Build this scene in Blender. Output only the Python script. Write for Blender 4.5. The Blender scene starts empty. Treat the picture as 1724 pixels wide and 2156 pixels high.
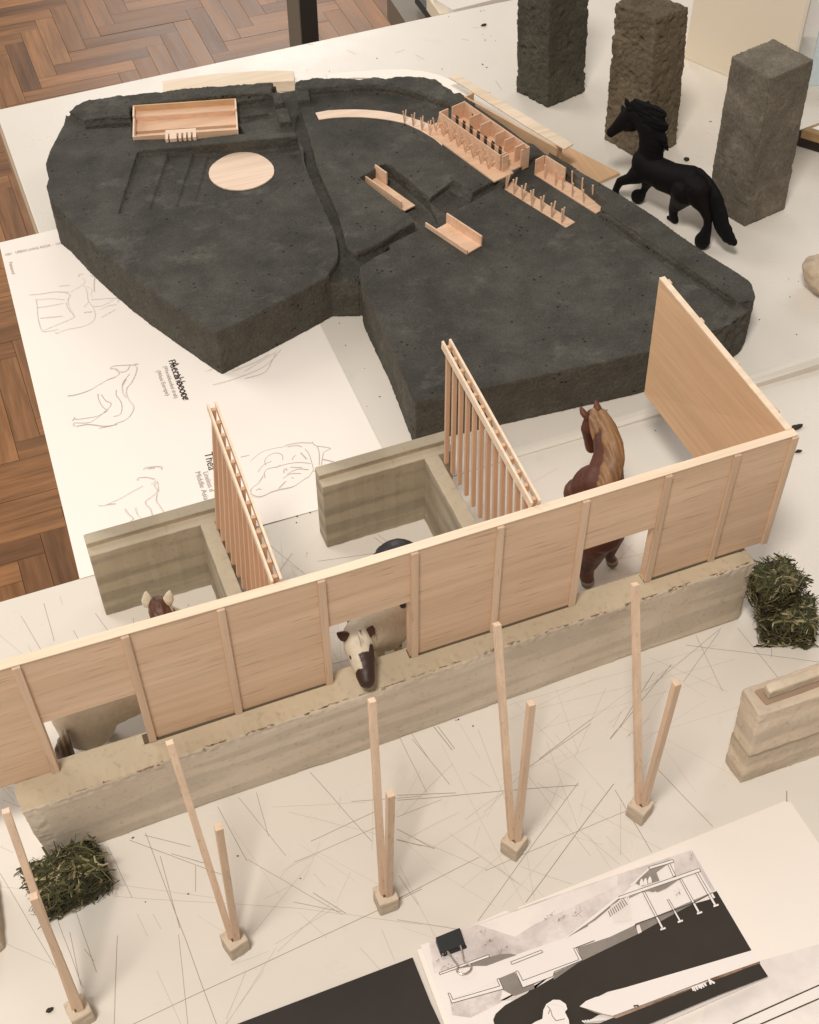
import bpy, bmesh, math, random
from mathutils import Vector, Matrix, noise
from mathutils.geometry import delaunay_2d_cdt
random.seed(7)
SC = bpy.context.scene
COL = SC.collection

# ------------------------------------------------------------------ camera, world, lights, exposure
FP, PITCH, ROLL, YAW, CH = 2843.45, math.radians(48.647), math.radians(-0.219), math.radians(21.215), 0.62
CX, CY = 862.0, 1077.5
def _ax():
    c, s = math.cos(-YAW), math.sin(-YAW)
    rz = lambda v: Vector((c*v[0]-s*v[1], s*v[0]+c*v[1], v[2]))
    f = Vector((0, math.cos(PITCH), -math.sin(PITCH))); r = Vector((1, 0, 0)); u = r.cross(f)
    r2 = r*math.cos(ROLL)+u*math.sin(ROLL); u2 = -r*math.sin(ROLL)+u*math.cos(ROLL)
    return rz(f), rz(r2), rz(u2)
AF, AR, AU = _ax()
cam = bpy.data.objects.new('camera', bpy.data.cameras.new('camera')); COL.objects.link(cam)
cam.data.sensor_fit = 'VERTICAL'; cam.data.sensor_height = 24; cam.data.sensor_width = 24
cam.data.lens = FP/2155.4*24; cam.data.clip_start = 0.01; cam.data.clip_end = 60
m = Matrix((AR, AU, -AF)).transposed().to_4x4(); m.translation = Vector((0, 0, CH)); cam.matrix_world = m
SC.camera = cam
w = bpy.data.worlds.new('World'); SC.world = w; w.use_nodes = True
w.node_tree.nodes['Background'].inputs[0].default_value = (1.0, 0.92, 0.84, 1)
w.node_tree.nodes['Background'].inputs[1].default_value = 0.30
def area(name, loc, tgt, size, power, col, sy=None):
    l = bpy.data.lights.new(name, 'AREA'); l.shape = 'RECTANGLE'; l.size = size; l.size_y = sy or size
    l.energy = power; l.color = col
    o = bpy.data.objects.new(name, l); COL.objects.link(o); o.location = loc
    o.rotation_euler = (Vector(tgt)-Vector(loc)).to_track_quat('-Z', 'Y').to_euler()
    return o
area('window_light', (-1.3, 2.1, 1.35), (0.2, 0.6, 0), 1.3, 23, (1.0, 0.96, 0.92), 1.5)
area('back_window_light', (1.05, 4.4, 1.3), (0.3, 0.8, 0), 1.1, 34, (1.0, 0.95, 0.90), 2.0)
area('side_window_light', (2.3, 1.7, 1.3), (0.3, 0.6, 0), 0.9, 9, (0.95, 0.96, 1.0), 1.3)
area('ceiling_lamp', (-0.35, -0.15, 1.8), (0.15, 0.45, 0), 0.32, 25, (1.0, 0.94, 0.87), 0.32)
SC.view_settings.view_transform = 'Standard'; SC.view_settings.look = 'None'
SC.view_settings.exposure = 0.07; SC.view_settings.gamma = 1.0
SC.render.engine = 'CYCLES'

# ------------------------------------------------------------------ measuring helpers (photo point -> point on a real plane)
def ray(x, y):
    return (AF + AR*((x-CX)/FP) - AU*((y-CY)/FP))
def P(x, y, z=0.0):
    d = ray(x, y); t = (z-CH)/d.z
    return Vector((d.x*t, d.y*t, z))
def PP(pts, z=0.0): return [P(a, b, z) for a, b in pts]
def C(ox, oy, s, pts): return [((a/s+ox)*.88774, (b/s+oy)*.88774) for a, b in pts]
def PL(x, y, o, n):
    d = ray(x, y); o = Vector(o); n = Vector(n); c = Vector((0, 0, CH))
    return c + d*((o-c).dot(n)/d.dot(n))

# ------------------------------------------------------------------ materials
def srgb(r, g, b):
    f = lambda c: (c/255)/12.92 if c <= 10 else (((c/255)+.055)/1.055)**2.4
    return (f(r), f(g), f(b), 1)
def newmat(name, rough=0.7, spec=0.3):
    m = bpy.data.materials.new(name); m.use_nodes = True
    b = m.node_tree.nodes['Principled BSDF']
    b.inputs['Roughness'].default_value = rough; b.inputs['Specular IOR Level'].default_value = spec
    return m, m.node_tree, b
def N(nt, t, **k):
    n = nt.nodes.new(t)
    for a, v in k.items(): setattr(n, a, v)
    return n
def coord(nt, scale=(1, 1, 1), rot=(0, 0, 0), kind='Object'):
    tc = N(nt, 'ShaderNodeTexCoord'); mp = N(nt, 'ShaderNodeMapping')
    mp.inputs['Scale'].default_value = scale; mp.inputs['Rotation'].default_value = rot
    nt.links.new(tc.outputs[kind], mp.inputs[0]); return mp.outputs[0]
def noise_n(nt, vec, scale, detail=4, rough=.55):
    n = N(nt, 'ShaderNodeTexNoise'); n.inputs['Scale'].default_value = scale
    n.inputs['Detail'].default_value = detail; n.inputs['Roughness'].default_value = rough
    nt.links.new(vec, n.inputs['Vector']); return n.outputs['Fac']
def ramp(nt, fac, stops):
    r = N(nt, 'ShaderNodeValToRGB'); e = r.color_ramp.elements
    while len(e) < len(stops): e.new(0.5)
    for el, (p, c) in zip(e, stops): el.position = p; el.color = c
    nt.links.new(fac, r.inputs[0]); return r.outputs[0]
def mix(nt, a, b, fac, mode='MIX'):
    n = N(nt, 'ShaderNodeMix', data_type='RGBA', blend_type=mode)
    for s, v in ((6, a), (7, b)):
        if isinstance(v, tuple): n.inputs[s].default_value = v
        else: nt.links.new(v, n.inputs[s])
    if isinstance(fac, float): n.inputs[0].default_value = fac
    else: nt.links.new(fac, n.inputs[0])
    return n.outputs[2]
def bump(nt, b, h, strength, dist):
    n = N(nt, 'ShaderNodeBump'); n.inputs['Strength'].default_value = strength; n.inputs['Distance'].default_value = dist
    nt.links.new(h, n.inputs['Height']); nt.links.new(n.outputs[0], b.inputs['Normal'])
W1 = (1, 1, 1, 1); K0 = (0, 0, 0, 1)
def g(v): return (v, v, v, 1)
def wood(name, ca, cb, streak, axis, rough=.65, streak_amt=.55, sc=1.0):
    m, nt, b = newmat(name, rough, .25)
    s = [260*sc]*3; s[axis] = 9*sc
    v = coord(nt, tuple(s))
    s2 = [950*sc]*3; s2[axis] = 42*sc
    v2 = coord(nt, tuple(s2))
    s3 = [40*sc]*3; s3[axis] = 5*sc
    v3 = coord(nt, tuple(s3))
    base = ramp(nt, noise_n(nt, v3, 1, 3), [(.3, ca), (.7, cb)])
    fine = ramp(nt, noise_n(nt, v, 1, 3), [(.35, g(.82)), (.65, W1)])
    c = mix(nt, base, fine, .7, 'MULTIPLY')
    st = ramp(nt, noise_n(nt, v2, 1, 2), [(.61, K0), (.74, g(streak_amt))])
    c = mix(nt, c, streak, st)
    nt.links.new(c, b.inputs['Base Color'])
    bump(nt, b, noise_n(nt, v, 1, 3), .25, .0004)
    return m
BA, BB, BS = (.70, .485, .325, 1), (.80, .58, .41, 1), (.34, .17, .10, 1)
WX = wood('balsa_wood_x', BA, BB, BS, 0); WY = wood('balsa_wood_y', BA, BB, BS, 1); WZ = wood('balsa_wood_z', (.68, .48, .33, 1), (.78, .58, .42, 1), BS, 2, streak_amt=.4)
WI = wood('veneer_wood', (.70, .45, .26, 1), (.76, .50, .30, 1), (.50, .29, .15, 1), 1, streak_amt=.25)
WP = wood('pale_veneer', (.82, .66, .48, 1), (.88, .74, .58, 1), (.6, .4, .25, 1), 0, streak_amt=.2)
WM = wood('model_wood', (.72, .47, .31, 1), (.80, .55, .38, 1), (.42, .23, .13, 1), 0, streak_amt=.25, sc=1.6)
WPL = wood('pale_model_wood', (.82, .62, .47, 1), (.86, .67, .52, 1), (.6, .4, .28, 1), 0, streak_amt=.12, sc=1.4)
WSL = wood('slat_wood', (.66, .42, .27, 1), (.72, .48, .32, 1), (.40, .20, .11, 1), 2, streak_amt=.35)
def concrete(name, lo, hi, side, pit=1.0, bs=.6, rough=.85):
    m, nt, b = newmat(name, rough, .25)
    v = coord(nt)
    big = noise_n(nt, v, 14, 6, .65); fine = noise_n(nt, v, 620, 5, .8); mid = noise_n(nt, v, 70, 5, .6)
    c = ramp(nt, big, [(.32, lo), (.68, hi)])
    gm = N(nt, 'ShaderNodeNewGeometry'); sx = N(nt, 'ShaderNodeSeparateXYZ'); nt.links.new(gm.outputs['Normal'], sx.inputs[0])
    up = ramp(nt, sx.outputs[2], [(.35, K0), (.8, W1)])
    sd = mix(nt, side, hi, mid)
    c = mix(nt, sd, c, up)
    c = mix(nt, c, ramp(nt, fine, [(.34, g(.66)), (.55, g(1.0)), (.72, g(1.38))]), 1.0, 'MULTIPLY')
    c = mix(nt, c, ramp(nt, mid, [(.35, g(.80)), (.7, g(1.12))]), 1.0, 'MULTIPLY')
    vo = N(nt, 'ShaderNodeTexVoronoi'); vo.inputs['Scale'].default_value = 175; nt.links.new(v, vo.inputs['Vector'])
    gate = noise_n(nt, v, 60, 2)
    ga = N(nt, 'ShaderNodeMath', operation='GREATER_THAN'); nt.links.new(gate, ga.inputs[0]); ga.inputs[1].default_value = .56
    pr = ramp(nt, vo.outputs['Distance'], [(.10, W1), (.20, K0)])
    pm = N(nt, 'ShaderNodeMath', operation='MULTIPLY'); nt.links.new(pr, pm.inputs[0]); nt.links.new(ga.outputs[0], pm.inputs[1])
    pm2 = N(nt, 'ShaderNodeMath', operation='MULTIPLY'); nt.links.new(pm.outputs[0], pm2.inputs[0]); pm2.inputs[1].default_value = pit
    c = mix(nt, c, (lo[0]*.35, lo[1]*.35, lo[2]*.35, 1), pm2.outputs[0])
    sm = noise_n(nt, coord(nt, (34, 46, 34), (0, 0, .5)), 1, 8, .75)
    c = mix(nt, c, (hi[0]*1.9, hi[1]*1.85, hi[2]*1.8, 1), ramp(nt, sm, [(.54, K0), (.80, g(.75))]))
    nt.links.new(c, b.inputs['Base Color'])
    h = N(nt, 'ShaderNodeMath', operation='SUBTRACT'); nt.links.new(fine, h.inputs[0]); nt.links.new(pm2.outputs[0], h.inputs[1])
    bump(nt, b, h.outputs[0], bs, .0009)
    return m
DARK = concrete('dark_concrete', (.045, .043, .0365, 1), (.094, .089, .074, 1), (.100, .086, .064, 1), 1.0, .6)
PIL1 = concrete('grey_concrete', (.055, .052, .040, 1), (.10, .092, .070, 1), (.085, .078, .058, 1), .8, 1.0)
PIL2 = concrete('brown_concrete', (.11, .085, .055, 1), (.20, .155, .10, 1), (.17, .13, .085, 1), .6, 1.0)
PIL3 = concrete('smooth_concrete', (.16, .140, .105, 1), (.21, .185, .145, 1), (.145, .118, .084, 1), .2, .35)
def plaster(name, lo, hi, band=1.0, bandscale=30, top=None):
    m, nt, b = newmat(name, .85, .2)
    v = coord(nt); vs = coord(nt, (9, 9, bandscale*3))
    c = ramp(nt, noise_n(nt, v, 25, 5), [(.3, lo), (.7, hi)])
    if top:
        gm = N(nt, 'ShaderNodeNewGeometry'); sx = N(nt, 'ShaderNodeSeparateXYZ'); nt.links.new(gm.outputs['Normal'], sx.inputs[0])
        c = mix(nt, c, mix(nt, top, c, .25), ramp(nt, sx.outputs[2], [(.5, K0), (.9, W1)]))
    bn = ramp(nt, noise_n(nt, vs, 1, 2, .4), [(.46, g(1-.22*band)), (.54, W1)])
    c = mix(nt, c, bn, .85, 'MULTIPLY')
    sp = ramp(nt, noise_n(nt, v, 330, 3), [(.28, g(.72)), (.42, W1)])
    c = mix(nt, c, sp, .6, 'MULTIPLY')
    nt.links.new(c, b.inputs['Base Color'])
    bump(nt, b, noise_n(nt, v, 200, 5), .35, .0006)
    return m
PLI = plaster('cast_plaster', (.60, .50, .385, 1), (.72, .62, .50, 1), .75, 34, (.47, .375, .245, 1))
PLW = plaster('cast_wall_plaster', (.40, .335, .24, 1), (.50, .43, .32, 1), 1.3)
PLR = plaster('pale_plaster', (.62, .50, .37, 1), (.74, .62, .48, 1), 1.1, 26)
def plain(name, col, rough=.6, spec=.3, var=0.0, scale=30, metal=0.0, bs=0.0, bscale=300):
    m, nt, b = newmat(name, rough, spec); b.inputs['Metallic'].default_value = metal
    v = coord(nt)
    lo = tuple(max(0, c*(1-var)) for c in col[:3])+(1,)
    hi = tuple(c*(1+var) for c in col[:3])+(1,)
    nt.links.new(ramp(nt, noise_n(nt, v, scale, 5), [(.3, lo), (.7, hi)]), b.inputs['Base Color'])
    if bs: bump(nt, b, noise_n(nt, v, bscale, 4), bs, .0005)
    return m
PAPER = plain('drawing_paper', (.90, .83, .76, 1), .8, .1, .02, 12)
CARD = plain('print_card', (.86, .79, .74, 1), .45, .3, .02, 20)
BLACKCARD = plain('black_card', (.035, .028, .024, 1), .38, .35, .15, 20)
SHEET = plain('white_sheet', (.88, .80, .72, 1), .6, .2, .015, 8)
PENCIL = plain('pencil', (.50, .43, .40, 1), .9, .1)
PENCILL = plain('faint_pencil', (.66, .59, .54, 1), .9, .1)
PENCILM = plain('soft_pencil', (.54, .475, .43, 1), .9, .1)
INK = plain('ink', (.06, .045, .04, 1), .8, .1)
INKL = plain('faint_ink', (.36, .30, .27, 1), .8, .1)
CUT = plain('cut_line', (.30, .25, .19, 1), .9, .1)
CUTL = plain('faint_cut_line', (.50, .42, .33, 1), .9, .1)
GREYW = plain('grey_metal', (.20, .17, .13, 1), .5, .4)
DARKM = plain('dark_metal', (.045, .04, .035, 1), .5, .4)
CREAM = plain('cream_board', (.78, .68, .53, 1), .6, .3, .03, 6)
CREAM2 = plain('pale_board', (.76, .70, .63, 1), .6, .3, .03, 6)
GLASSY = plain('bluish_sheet', (.66, .76, .80, 1), .3, .5)
GOLD = plain('gilt_frame', (.35, .22, .10, 1), .4, .5, .2, 60)
BIND = plain('black_clip_metal', (.012, .012, .012, 1), .42, .5)
STEEL = plain('steel_wire', (.62, .55, .48, 1), .28, .5, 0, 10, 1.0)
CRUMB = plain('dark_crumb', (.04, .035, .028, 1), .8, .2)
ROCK = plain('beige_rock', (.50, .40, .29, 1), .8, .2, .25, 90, 0, .8, 250)
HORSEHOOF = plain('hoof_grey', (.22, .19, .15, 1), .5, .4, .1)
DARKHOOF = plain('hoof_black', (.010, .009, .009, 1), .5, .4)
def laminate():
    m, nt, b = newmat('table_laminate', .30, .45)
    v = coord(nt)
    c = ramp(nt, noise_n(nt, v, 5, 5), [(.3, (.70, .645, .565, 1)), (.7, (.76, .705, .63, 1))])
    st = ramp(nt, noise_n(nt, v, 35, 6, .7), [(.60, W1), (.80, g(.90))])
    c = mix(nt, c, st, 1.0, 'MULTIPLY')
    nt.links.new(c, b.inputs['Base Color'])
    nt.links.new(ramp(nt, noise_n(nt, v, 18, 5, .7), [(.3, g(.24)), (.7, g(.40))]), b.inputs['Roughness'])
    return m
LAM = laminate()
def attrmat(name, rough=.5, spec=.35, bs=.2, bscale=500, stretch=(1, 1, 1)):
    m, nt, b = newmat(name, rough, spec)
    a = N(nt, 'ShaderNodeAttribute', attribute_name='Col')
    v = coord(nt, stretch)
    c = mix(nt, a.outputs['Color'], ramp(nt, noise_n(nt, v, bscale, 4), [(.3, g(.92)), (.7, g(1.06))]), 1.0, 'MULTIPLY')
    nt.links.new(c, b.inputs['Base Color'])
    bump(nt, b, noise_n(nt, v, bscale, 4), bs, .0004)
    return m
HIDE = attrmat('painted_hide', .48, .35, .25, 420)
BLACKHIDE = attrmat('black_hide', .70, .13, .2, 420)
HAY = attrmat('dried_grass', .75, .25, .1, 900)
def parquet():
    m, nt, b = newmat('parquet', .38, .4)
    a = N(nt, 'ShaderNodeAttribute', attribute_name='Col')
    uv = N(nt, 'ShaderNodeUVMap'); mp = N(nt, 'ShaderNodeMapping'); mp.inputs['Scale'].default_value = (7, 90, 1)
    nt.links.new(uv.outputs[0], mp.inputs[0])
    gr = noise_n(nt, mp.outputs[0], 1, 5, .65)
    mp2 = N(nt, 'ShaderNodeMapping'); mp2.inputs['Scale'].default_value = (2.5, 22, 1); nt.links.new(uv.outputs[0], mp2.inputs[0])
    g2 = noise_n(nt, mp2.outputs[0], 1, 4, .6)
    c = mix(nt, a.outputs['Color'], ramp(nt, gr, [(.3, g(.60)), (.65, g(1.12))]), 1.0, 'MULTIPLY')
    c = mix(nt, c, ramp(nt, g2, [(.35, g(.60)), (.6, g(1.08))]), .8, 'MULTIPLY')
    nt.links.new(c, b.inputs['Base Color'])
    nt.links.new(ramp(nt, gr, [(.3, g(.30)), (.7, g(.45))]), b.inputs['Roughness'])
    bump(nt, b, gr, .15, .001)
    return m
PARQ = parquet()

# ------------------------------------------------------------------ mesh building
class G:
    def __init__(s): s.v = []; s.f = []; s.m = []; s.c = []
    def add(s, vs, fs, mi=0, col=None):
        o = len(s.v); s.v += [Vector(v) for v in vs]
        for f in fs: s.f.append([i+o for i in f]); s.m.append(mi); s.c.append(col)
        return s
    def prism(s, poly, z0, z1, mi=0, col=None):
        n = len(poly); a = sum(poly[i][0]*poly[(i+1) % n][1]-poly[(i+1) % n][0]*poly[i][1] for i in range(n))
        if a < 0: poly = poly[::-1]
        vs = [(p[0], p[1], z0) for p in poly]+[(p[0], p[1], z1) for p in poly]
        fs = [list(range(n))[::-1], list(range(n, 2*n))]+[[i, (i+1) % n, n+(i+1) % n, n+i] for i in range(n)]
        return s.add(vs, fs, mi, col)
    def flat(s, poly, z, mi=0):
        n = len(poly); a = sum(poly[i][0]*poly[(i+1) % n][1]-poly[(i+1) % n][0]*poly[i][1] for i in range(n))
        if a < 0: poly = poly[::-1]
        return s.add([(p[0], p[1], z) for p in poly], [list(range(n))], mi)
    def loft(s, rings, mi=0):
        n = len(rings[0]); vs = [v for r in rings for v in r]; fs = [list(range(n))[::-1], list(range((len(rings)-1)*n, len(rings)*n))]
        for k in range(len(rings)-1):
            for i in range(n): fs.append([k*n+i, k*n+(i+1) % n, (k+1)*n+(i+1) % n, (k+1)*n+i])
        return s.add(vs, fs, mi)
    def box(s, x0, x1, y0, y1, z0, z1, mi=0): return s.prism([(x0, y0), (x1, y0), (x1, y1), (x0, y1)], z0, z1, mi)
    def bar(s, a, b, w, h=None, up=(0, 0, 1), w2=None, mi=0, n=4, rot=0.0, col=None):
        a = Vector(a); b = Vector(b); h = h or w; d = (b-a).normalized(); sd = d.cross(Vector(up))
        if sd.length < 1e-4: sd = d.cross(Vector((1, 0, 0)))
        sd.normalize(); u = sd.cross(d); k = (w2/w) if w2 else 1
        rr = []
        for c, q in ((a, 1), (b, k)):
            if n == 4 and rot == 0: rr.append([c+sd*(w/2*q*i)+u*(h/2*q*j) for i, j in ((-1, -1), (1, -1), (1, 1), (-1, 1))])
            else: rr.append([c+sd*(w/2*q*math.cos(rot+2*math.pi*i/n))+u*(h/2*q*math.sin(rot+2*math.pi*i/n)) for i in range(n)])
        vs = rr[0]+rr[1]
        return s.add(vs, [list(range(n))[::-1], list(range(n, 2*n))]+[[i, (i+1) % n, n+(i+1) % n, n+i] for i in range(n)], mi, col)
    def tube(s, pts, rad, n=8):
        rr = []
        for i, p in enumerate(pts):
            d = (pts[min(i+1, len(pts)-1)]-pts[max(i-1, 0)]).normalized(); u = d.cross(Vector((0, 0, 1))).normalized(); v = u.cross(d)
            rr.append([p+u*rad*math.cos(2*math.pi*k/n)+v*rad*math.sin(2*math.pi*k/n) for k in range(n)])
        return s.loft(rr)
    def line(s, pts, wd, z, mi=0):
        for a, b in zip(pts, pts[1:]):
            a = Vector((a[0], a[1], 0)); b = Vector((b[0], b[1], 0)); d = b-a
            if d.length < 1e-6: continue
            n = Vector((-d.y, d.x, 0)).normalized()*wd/2
            z += 1.5e-7
            s.add([(q.x, q.y, z) for q in (a-n, b-n, b+n, a+n)], [[0, 1, 2, 3]], mi)
        return s
    def mesh(s, name, mats, origin=(0, 0, 0), smooth=False):
        me = bpy.data.meshes.new(name); o = Vector(origin)
        me.from_pydata([v-o for v in s.v], [], s.f)
        for mt in mats: me.materials.append(mt)
        if len(mats) > 1: me.polygons.foreach_set('material_index', s.m)
        if any(c is not None for c in s.c):
            ca = me.color_attributes.new('Col', 'FLOAT_COLOR', 'CORNER')
            for p in me.polygons:
                c = s.c[p.index] or (1, 1, 1)
                for li in p.loop_indices: ca.data[li].color = (c[0], c[1], c[2], 1)
        me.update()
        bm = bmesh.new(); bm.from_mesh(me); bmesh.ops.recalc_face_normals(bm, faces=bm.faces) if not getattr(s, 'open', False) else None
        bm.to_mesh(me); bm.free()
        if smooth: me.polygons.foreach_set('use_smooth', [True]*len(me.polygons))
        return me
ORG = {}
def settag(o, label=None, cat=None, group=None, kind=None):
    if label: o['label'] = label
    if cat: o['category'] = cat
    if group: o['group'] = group
    if kind: o['kind'] = kind
def thing(name, loc, label, cat, group=None):
    o = bpy.data.objects.new(name, None); COL.objects.link(o); o.location = loc; o.empty_display_size = .01
    ORG[o.name] = Vector(loc); settag(o, label, cat, group); return o
def part(name, geo, mats, parent=None, label=None, bevel=0, smooth=False, origin=None, **k):
    if not isinstance(mats, (list, tuple)): mats = [mats]
    og = ORG[parent.name] if parent else Vector(origin or (0, 0, 0))
    if isinstance(geo, G): me = geo.mesh(name, mats, og, smooth)
    else:
        me = geo; me.transform(Matrix.Translation(-og))
        if not me.materials:
            for mt in mats: me.materials.append(mt)
    o = bpy.data.objects.new(name, me); COL.objects.link(o); ORG[o.name] = og
    if parent: o.parent = parent
    else: o.location = og
    if bevel:
        b = o.modifiers.new('b', 'BEVEL'); b.width = bevel; b.segments = 2; b.limit_method = 'ANGLE'; b.angle_limit = math.radians(40)
    settag(o, label, **k); return o
def solid(geo, voxel, mats, smooth_it=2, disp=None, cols=None):
    """voxel-remesh a bag of closed shapes into one continuous surface, world coordinates"""
    me = geo.mesh('tmp', []) if isinstance(geo, G) else geo
    o = bpy.data.objects.new('tmp', me); COL.objects.link(o)
    r = o.modifiers.new('r', 'REMESH'); r.mode = 'VOXEL'; r.voxel_size = voxel
    if smooth_it:
        q = o.modifiers.new('s', 'SMOOTH'); q.iterations = smooth_it; q.factor = .5
    dg = bpy.context.evaluated_depsgraph_get(); dg.update()
    out = bpy.data.meshes.new_from_object(o.evaluated_get(dg))
    bpy.data.objects.remove(o)
    if disp:
        nr = [v.normal.copy() for v in out.vertices]
        for v, nn in zip(out.vertices, nr): v.co += nn*disp(v.co, nn)
    if cols:
        ca = out.color_attributes.new('Col', 'FLOAT_COLOR', 'POINT')
        for i, v in enumerate(out.vertices):
            c = cols(v.co, v.normal); ca.data[i].color = (c[0], c[1], c[2], 1)
    out.materials.clear()
    for mt in mats: out.materials.append(mt)
    out.polygons.foreach_set('use_smooth', [True]*len(out.polygons)); out.update()
    return out

# ------------------------------------------------------------------ the setting: floor, tables
FZ = -0.74
def build_floor():
    s = G(); uvs = []; W, L = .036, .18
    k = int(L/W)
    rnd = random.Random(3)
    def plank(x0, y0, dx, dy):
        t = rnd.random(); base = (.36, .165, .062) if t > .35 else (.26, .115, .042)
        q = .82+.36*rnd.random(); col = tuple(c*q for c in base); e = .0003
        s.prism([(x0+e, y0+e), (x0+dx-e, y0+e), (x0+dx-e, y0+dy-e), (x0+e, y0+dy-e)], FZ-.01, FZ+rnd.random()*.0006, 0, col)
    # herringbone
    for i in range(-105, 105):
        for j in range(-20, 20):
            x = i*W + j*L; y = i*W - j*L
            if -1.6 < x < 2.4 and -.4 < y < 3.9: plank(x, y, L, W)
            x2 = i*W + j*L; y2 = i*W - j*L + W
            if -1.6 < x2 < 2.4 and -.4 < y2 < 3.9: plank(x2, y2, W, L)
    me = s.mesh('floor', [PARQ])
    uv = me.uv_layers.new(name='UVMap')
    for p in me.polygons:
        cs = [me.vertices[v].co for v in p.vertices]; xs = [c.x for c in cs]; ys = [c.y for c in cs]
        lon = (max(xs)-min(xs)) > (max(ys)-min(ys)); off = (p.index//6*.37) % 7
        for li in p.loop_indices:
            c = me.vertices[me.loops[li].vertex_index].co
            uv.data[li].uv = ((c.x if lon else c.y)+off, (c.y if lon else c.x)+off*3)
    o = bpy.data.objects.new('floor', me); COL.objects.link(o); o['kind'] = 'structure'
    b = G().box(-3, 4, -2, 6, FZ-.05, FZ-.012); part('floor_joint', b, plain('floor_gap', (.14, .070, .032, 1), .8), o)
ORG['floor'] = Vector((0, 0, 0))
build_floor()

TE = 1.0545                                                        # back edge of the far table
SEAM = .5325
far = [P(0, 262), P(85, 489), Vector((.0445, SEAM+.0008, 0)), Vector((1.6, SEAM-.004, 0)), Vector((1.6, 1.075, 0)), P(887.7, 38.6), P(0, 229), P(-30, 237)]
far = [Vector((.0395, 1.0485, 0)), Vector((.0425, SEAM+.0012, 0)), Vector((1.7, SEAM+.0012, 0)), Vector((1.7, 1.0760, 0)), P(887.7, 38.6)]
t_far = thing('table', (.9, .8, FZ), 'far white laminate table carrying the dark relief and the pillars', 'table')
part('tabletop', G().prism(far, -.022, 0), LAM, t_far, bevel=.0012)
part('edge_trim', G().prism([(.0395, 1.047), (.0425, SEAM+.002), (.0405, SEAM+.002), (.0375, 1.049)], -.0221, -.0003), plain('edge_wood', (.42, .30, .19, 1), .6), t_far)
lip = G(); pr = [(.0045, 0), (.012, 0), (.012, .97), (.0105, 1.0), (.0075, .93), (.0045, .6)]
ra = []
for x, h in ((.20, .0006), (.33, .0018), (.42, .0050), (.50, .0095), (.62, .012), (1.6, .012)):
    ra.append([Vector((x, SEAM-.0105+a, b*h)) for a, b in pr])
lip.loft(ra)
part('edge_lip', lip, LAM, t_far, smooth=False)
for x, y in ((.1, .6), (.1, 1.0), (1.6, .6), (1.6, 1.0)):
    part('leg', G().box(x-.02, x+.02, y-.02, y+.02, FZ, -.023), GREYW, t_far)
near = [(-.9, -.45), (1.7, -.45), (1.7, SEAM-.0012), (-.9, SEAM-.0012)]
t_near = thing('table', (.4, .05, FZ), 'near white laminate table scored with knife cuts, under the stable model', 'table')
part('tabletop', G().prism(near, -.022, 0), LAM, t_near, bevel=.0008)
for x, y in ((-.85, -.4), (-.85, .48), (1.6, -.4), (1.6, .48)):
    part('leg', G().box(x-.02, x+.02, y-.02, y+.02, FZ, -.023), GREYW, t_near)

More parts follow.
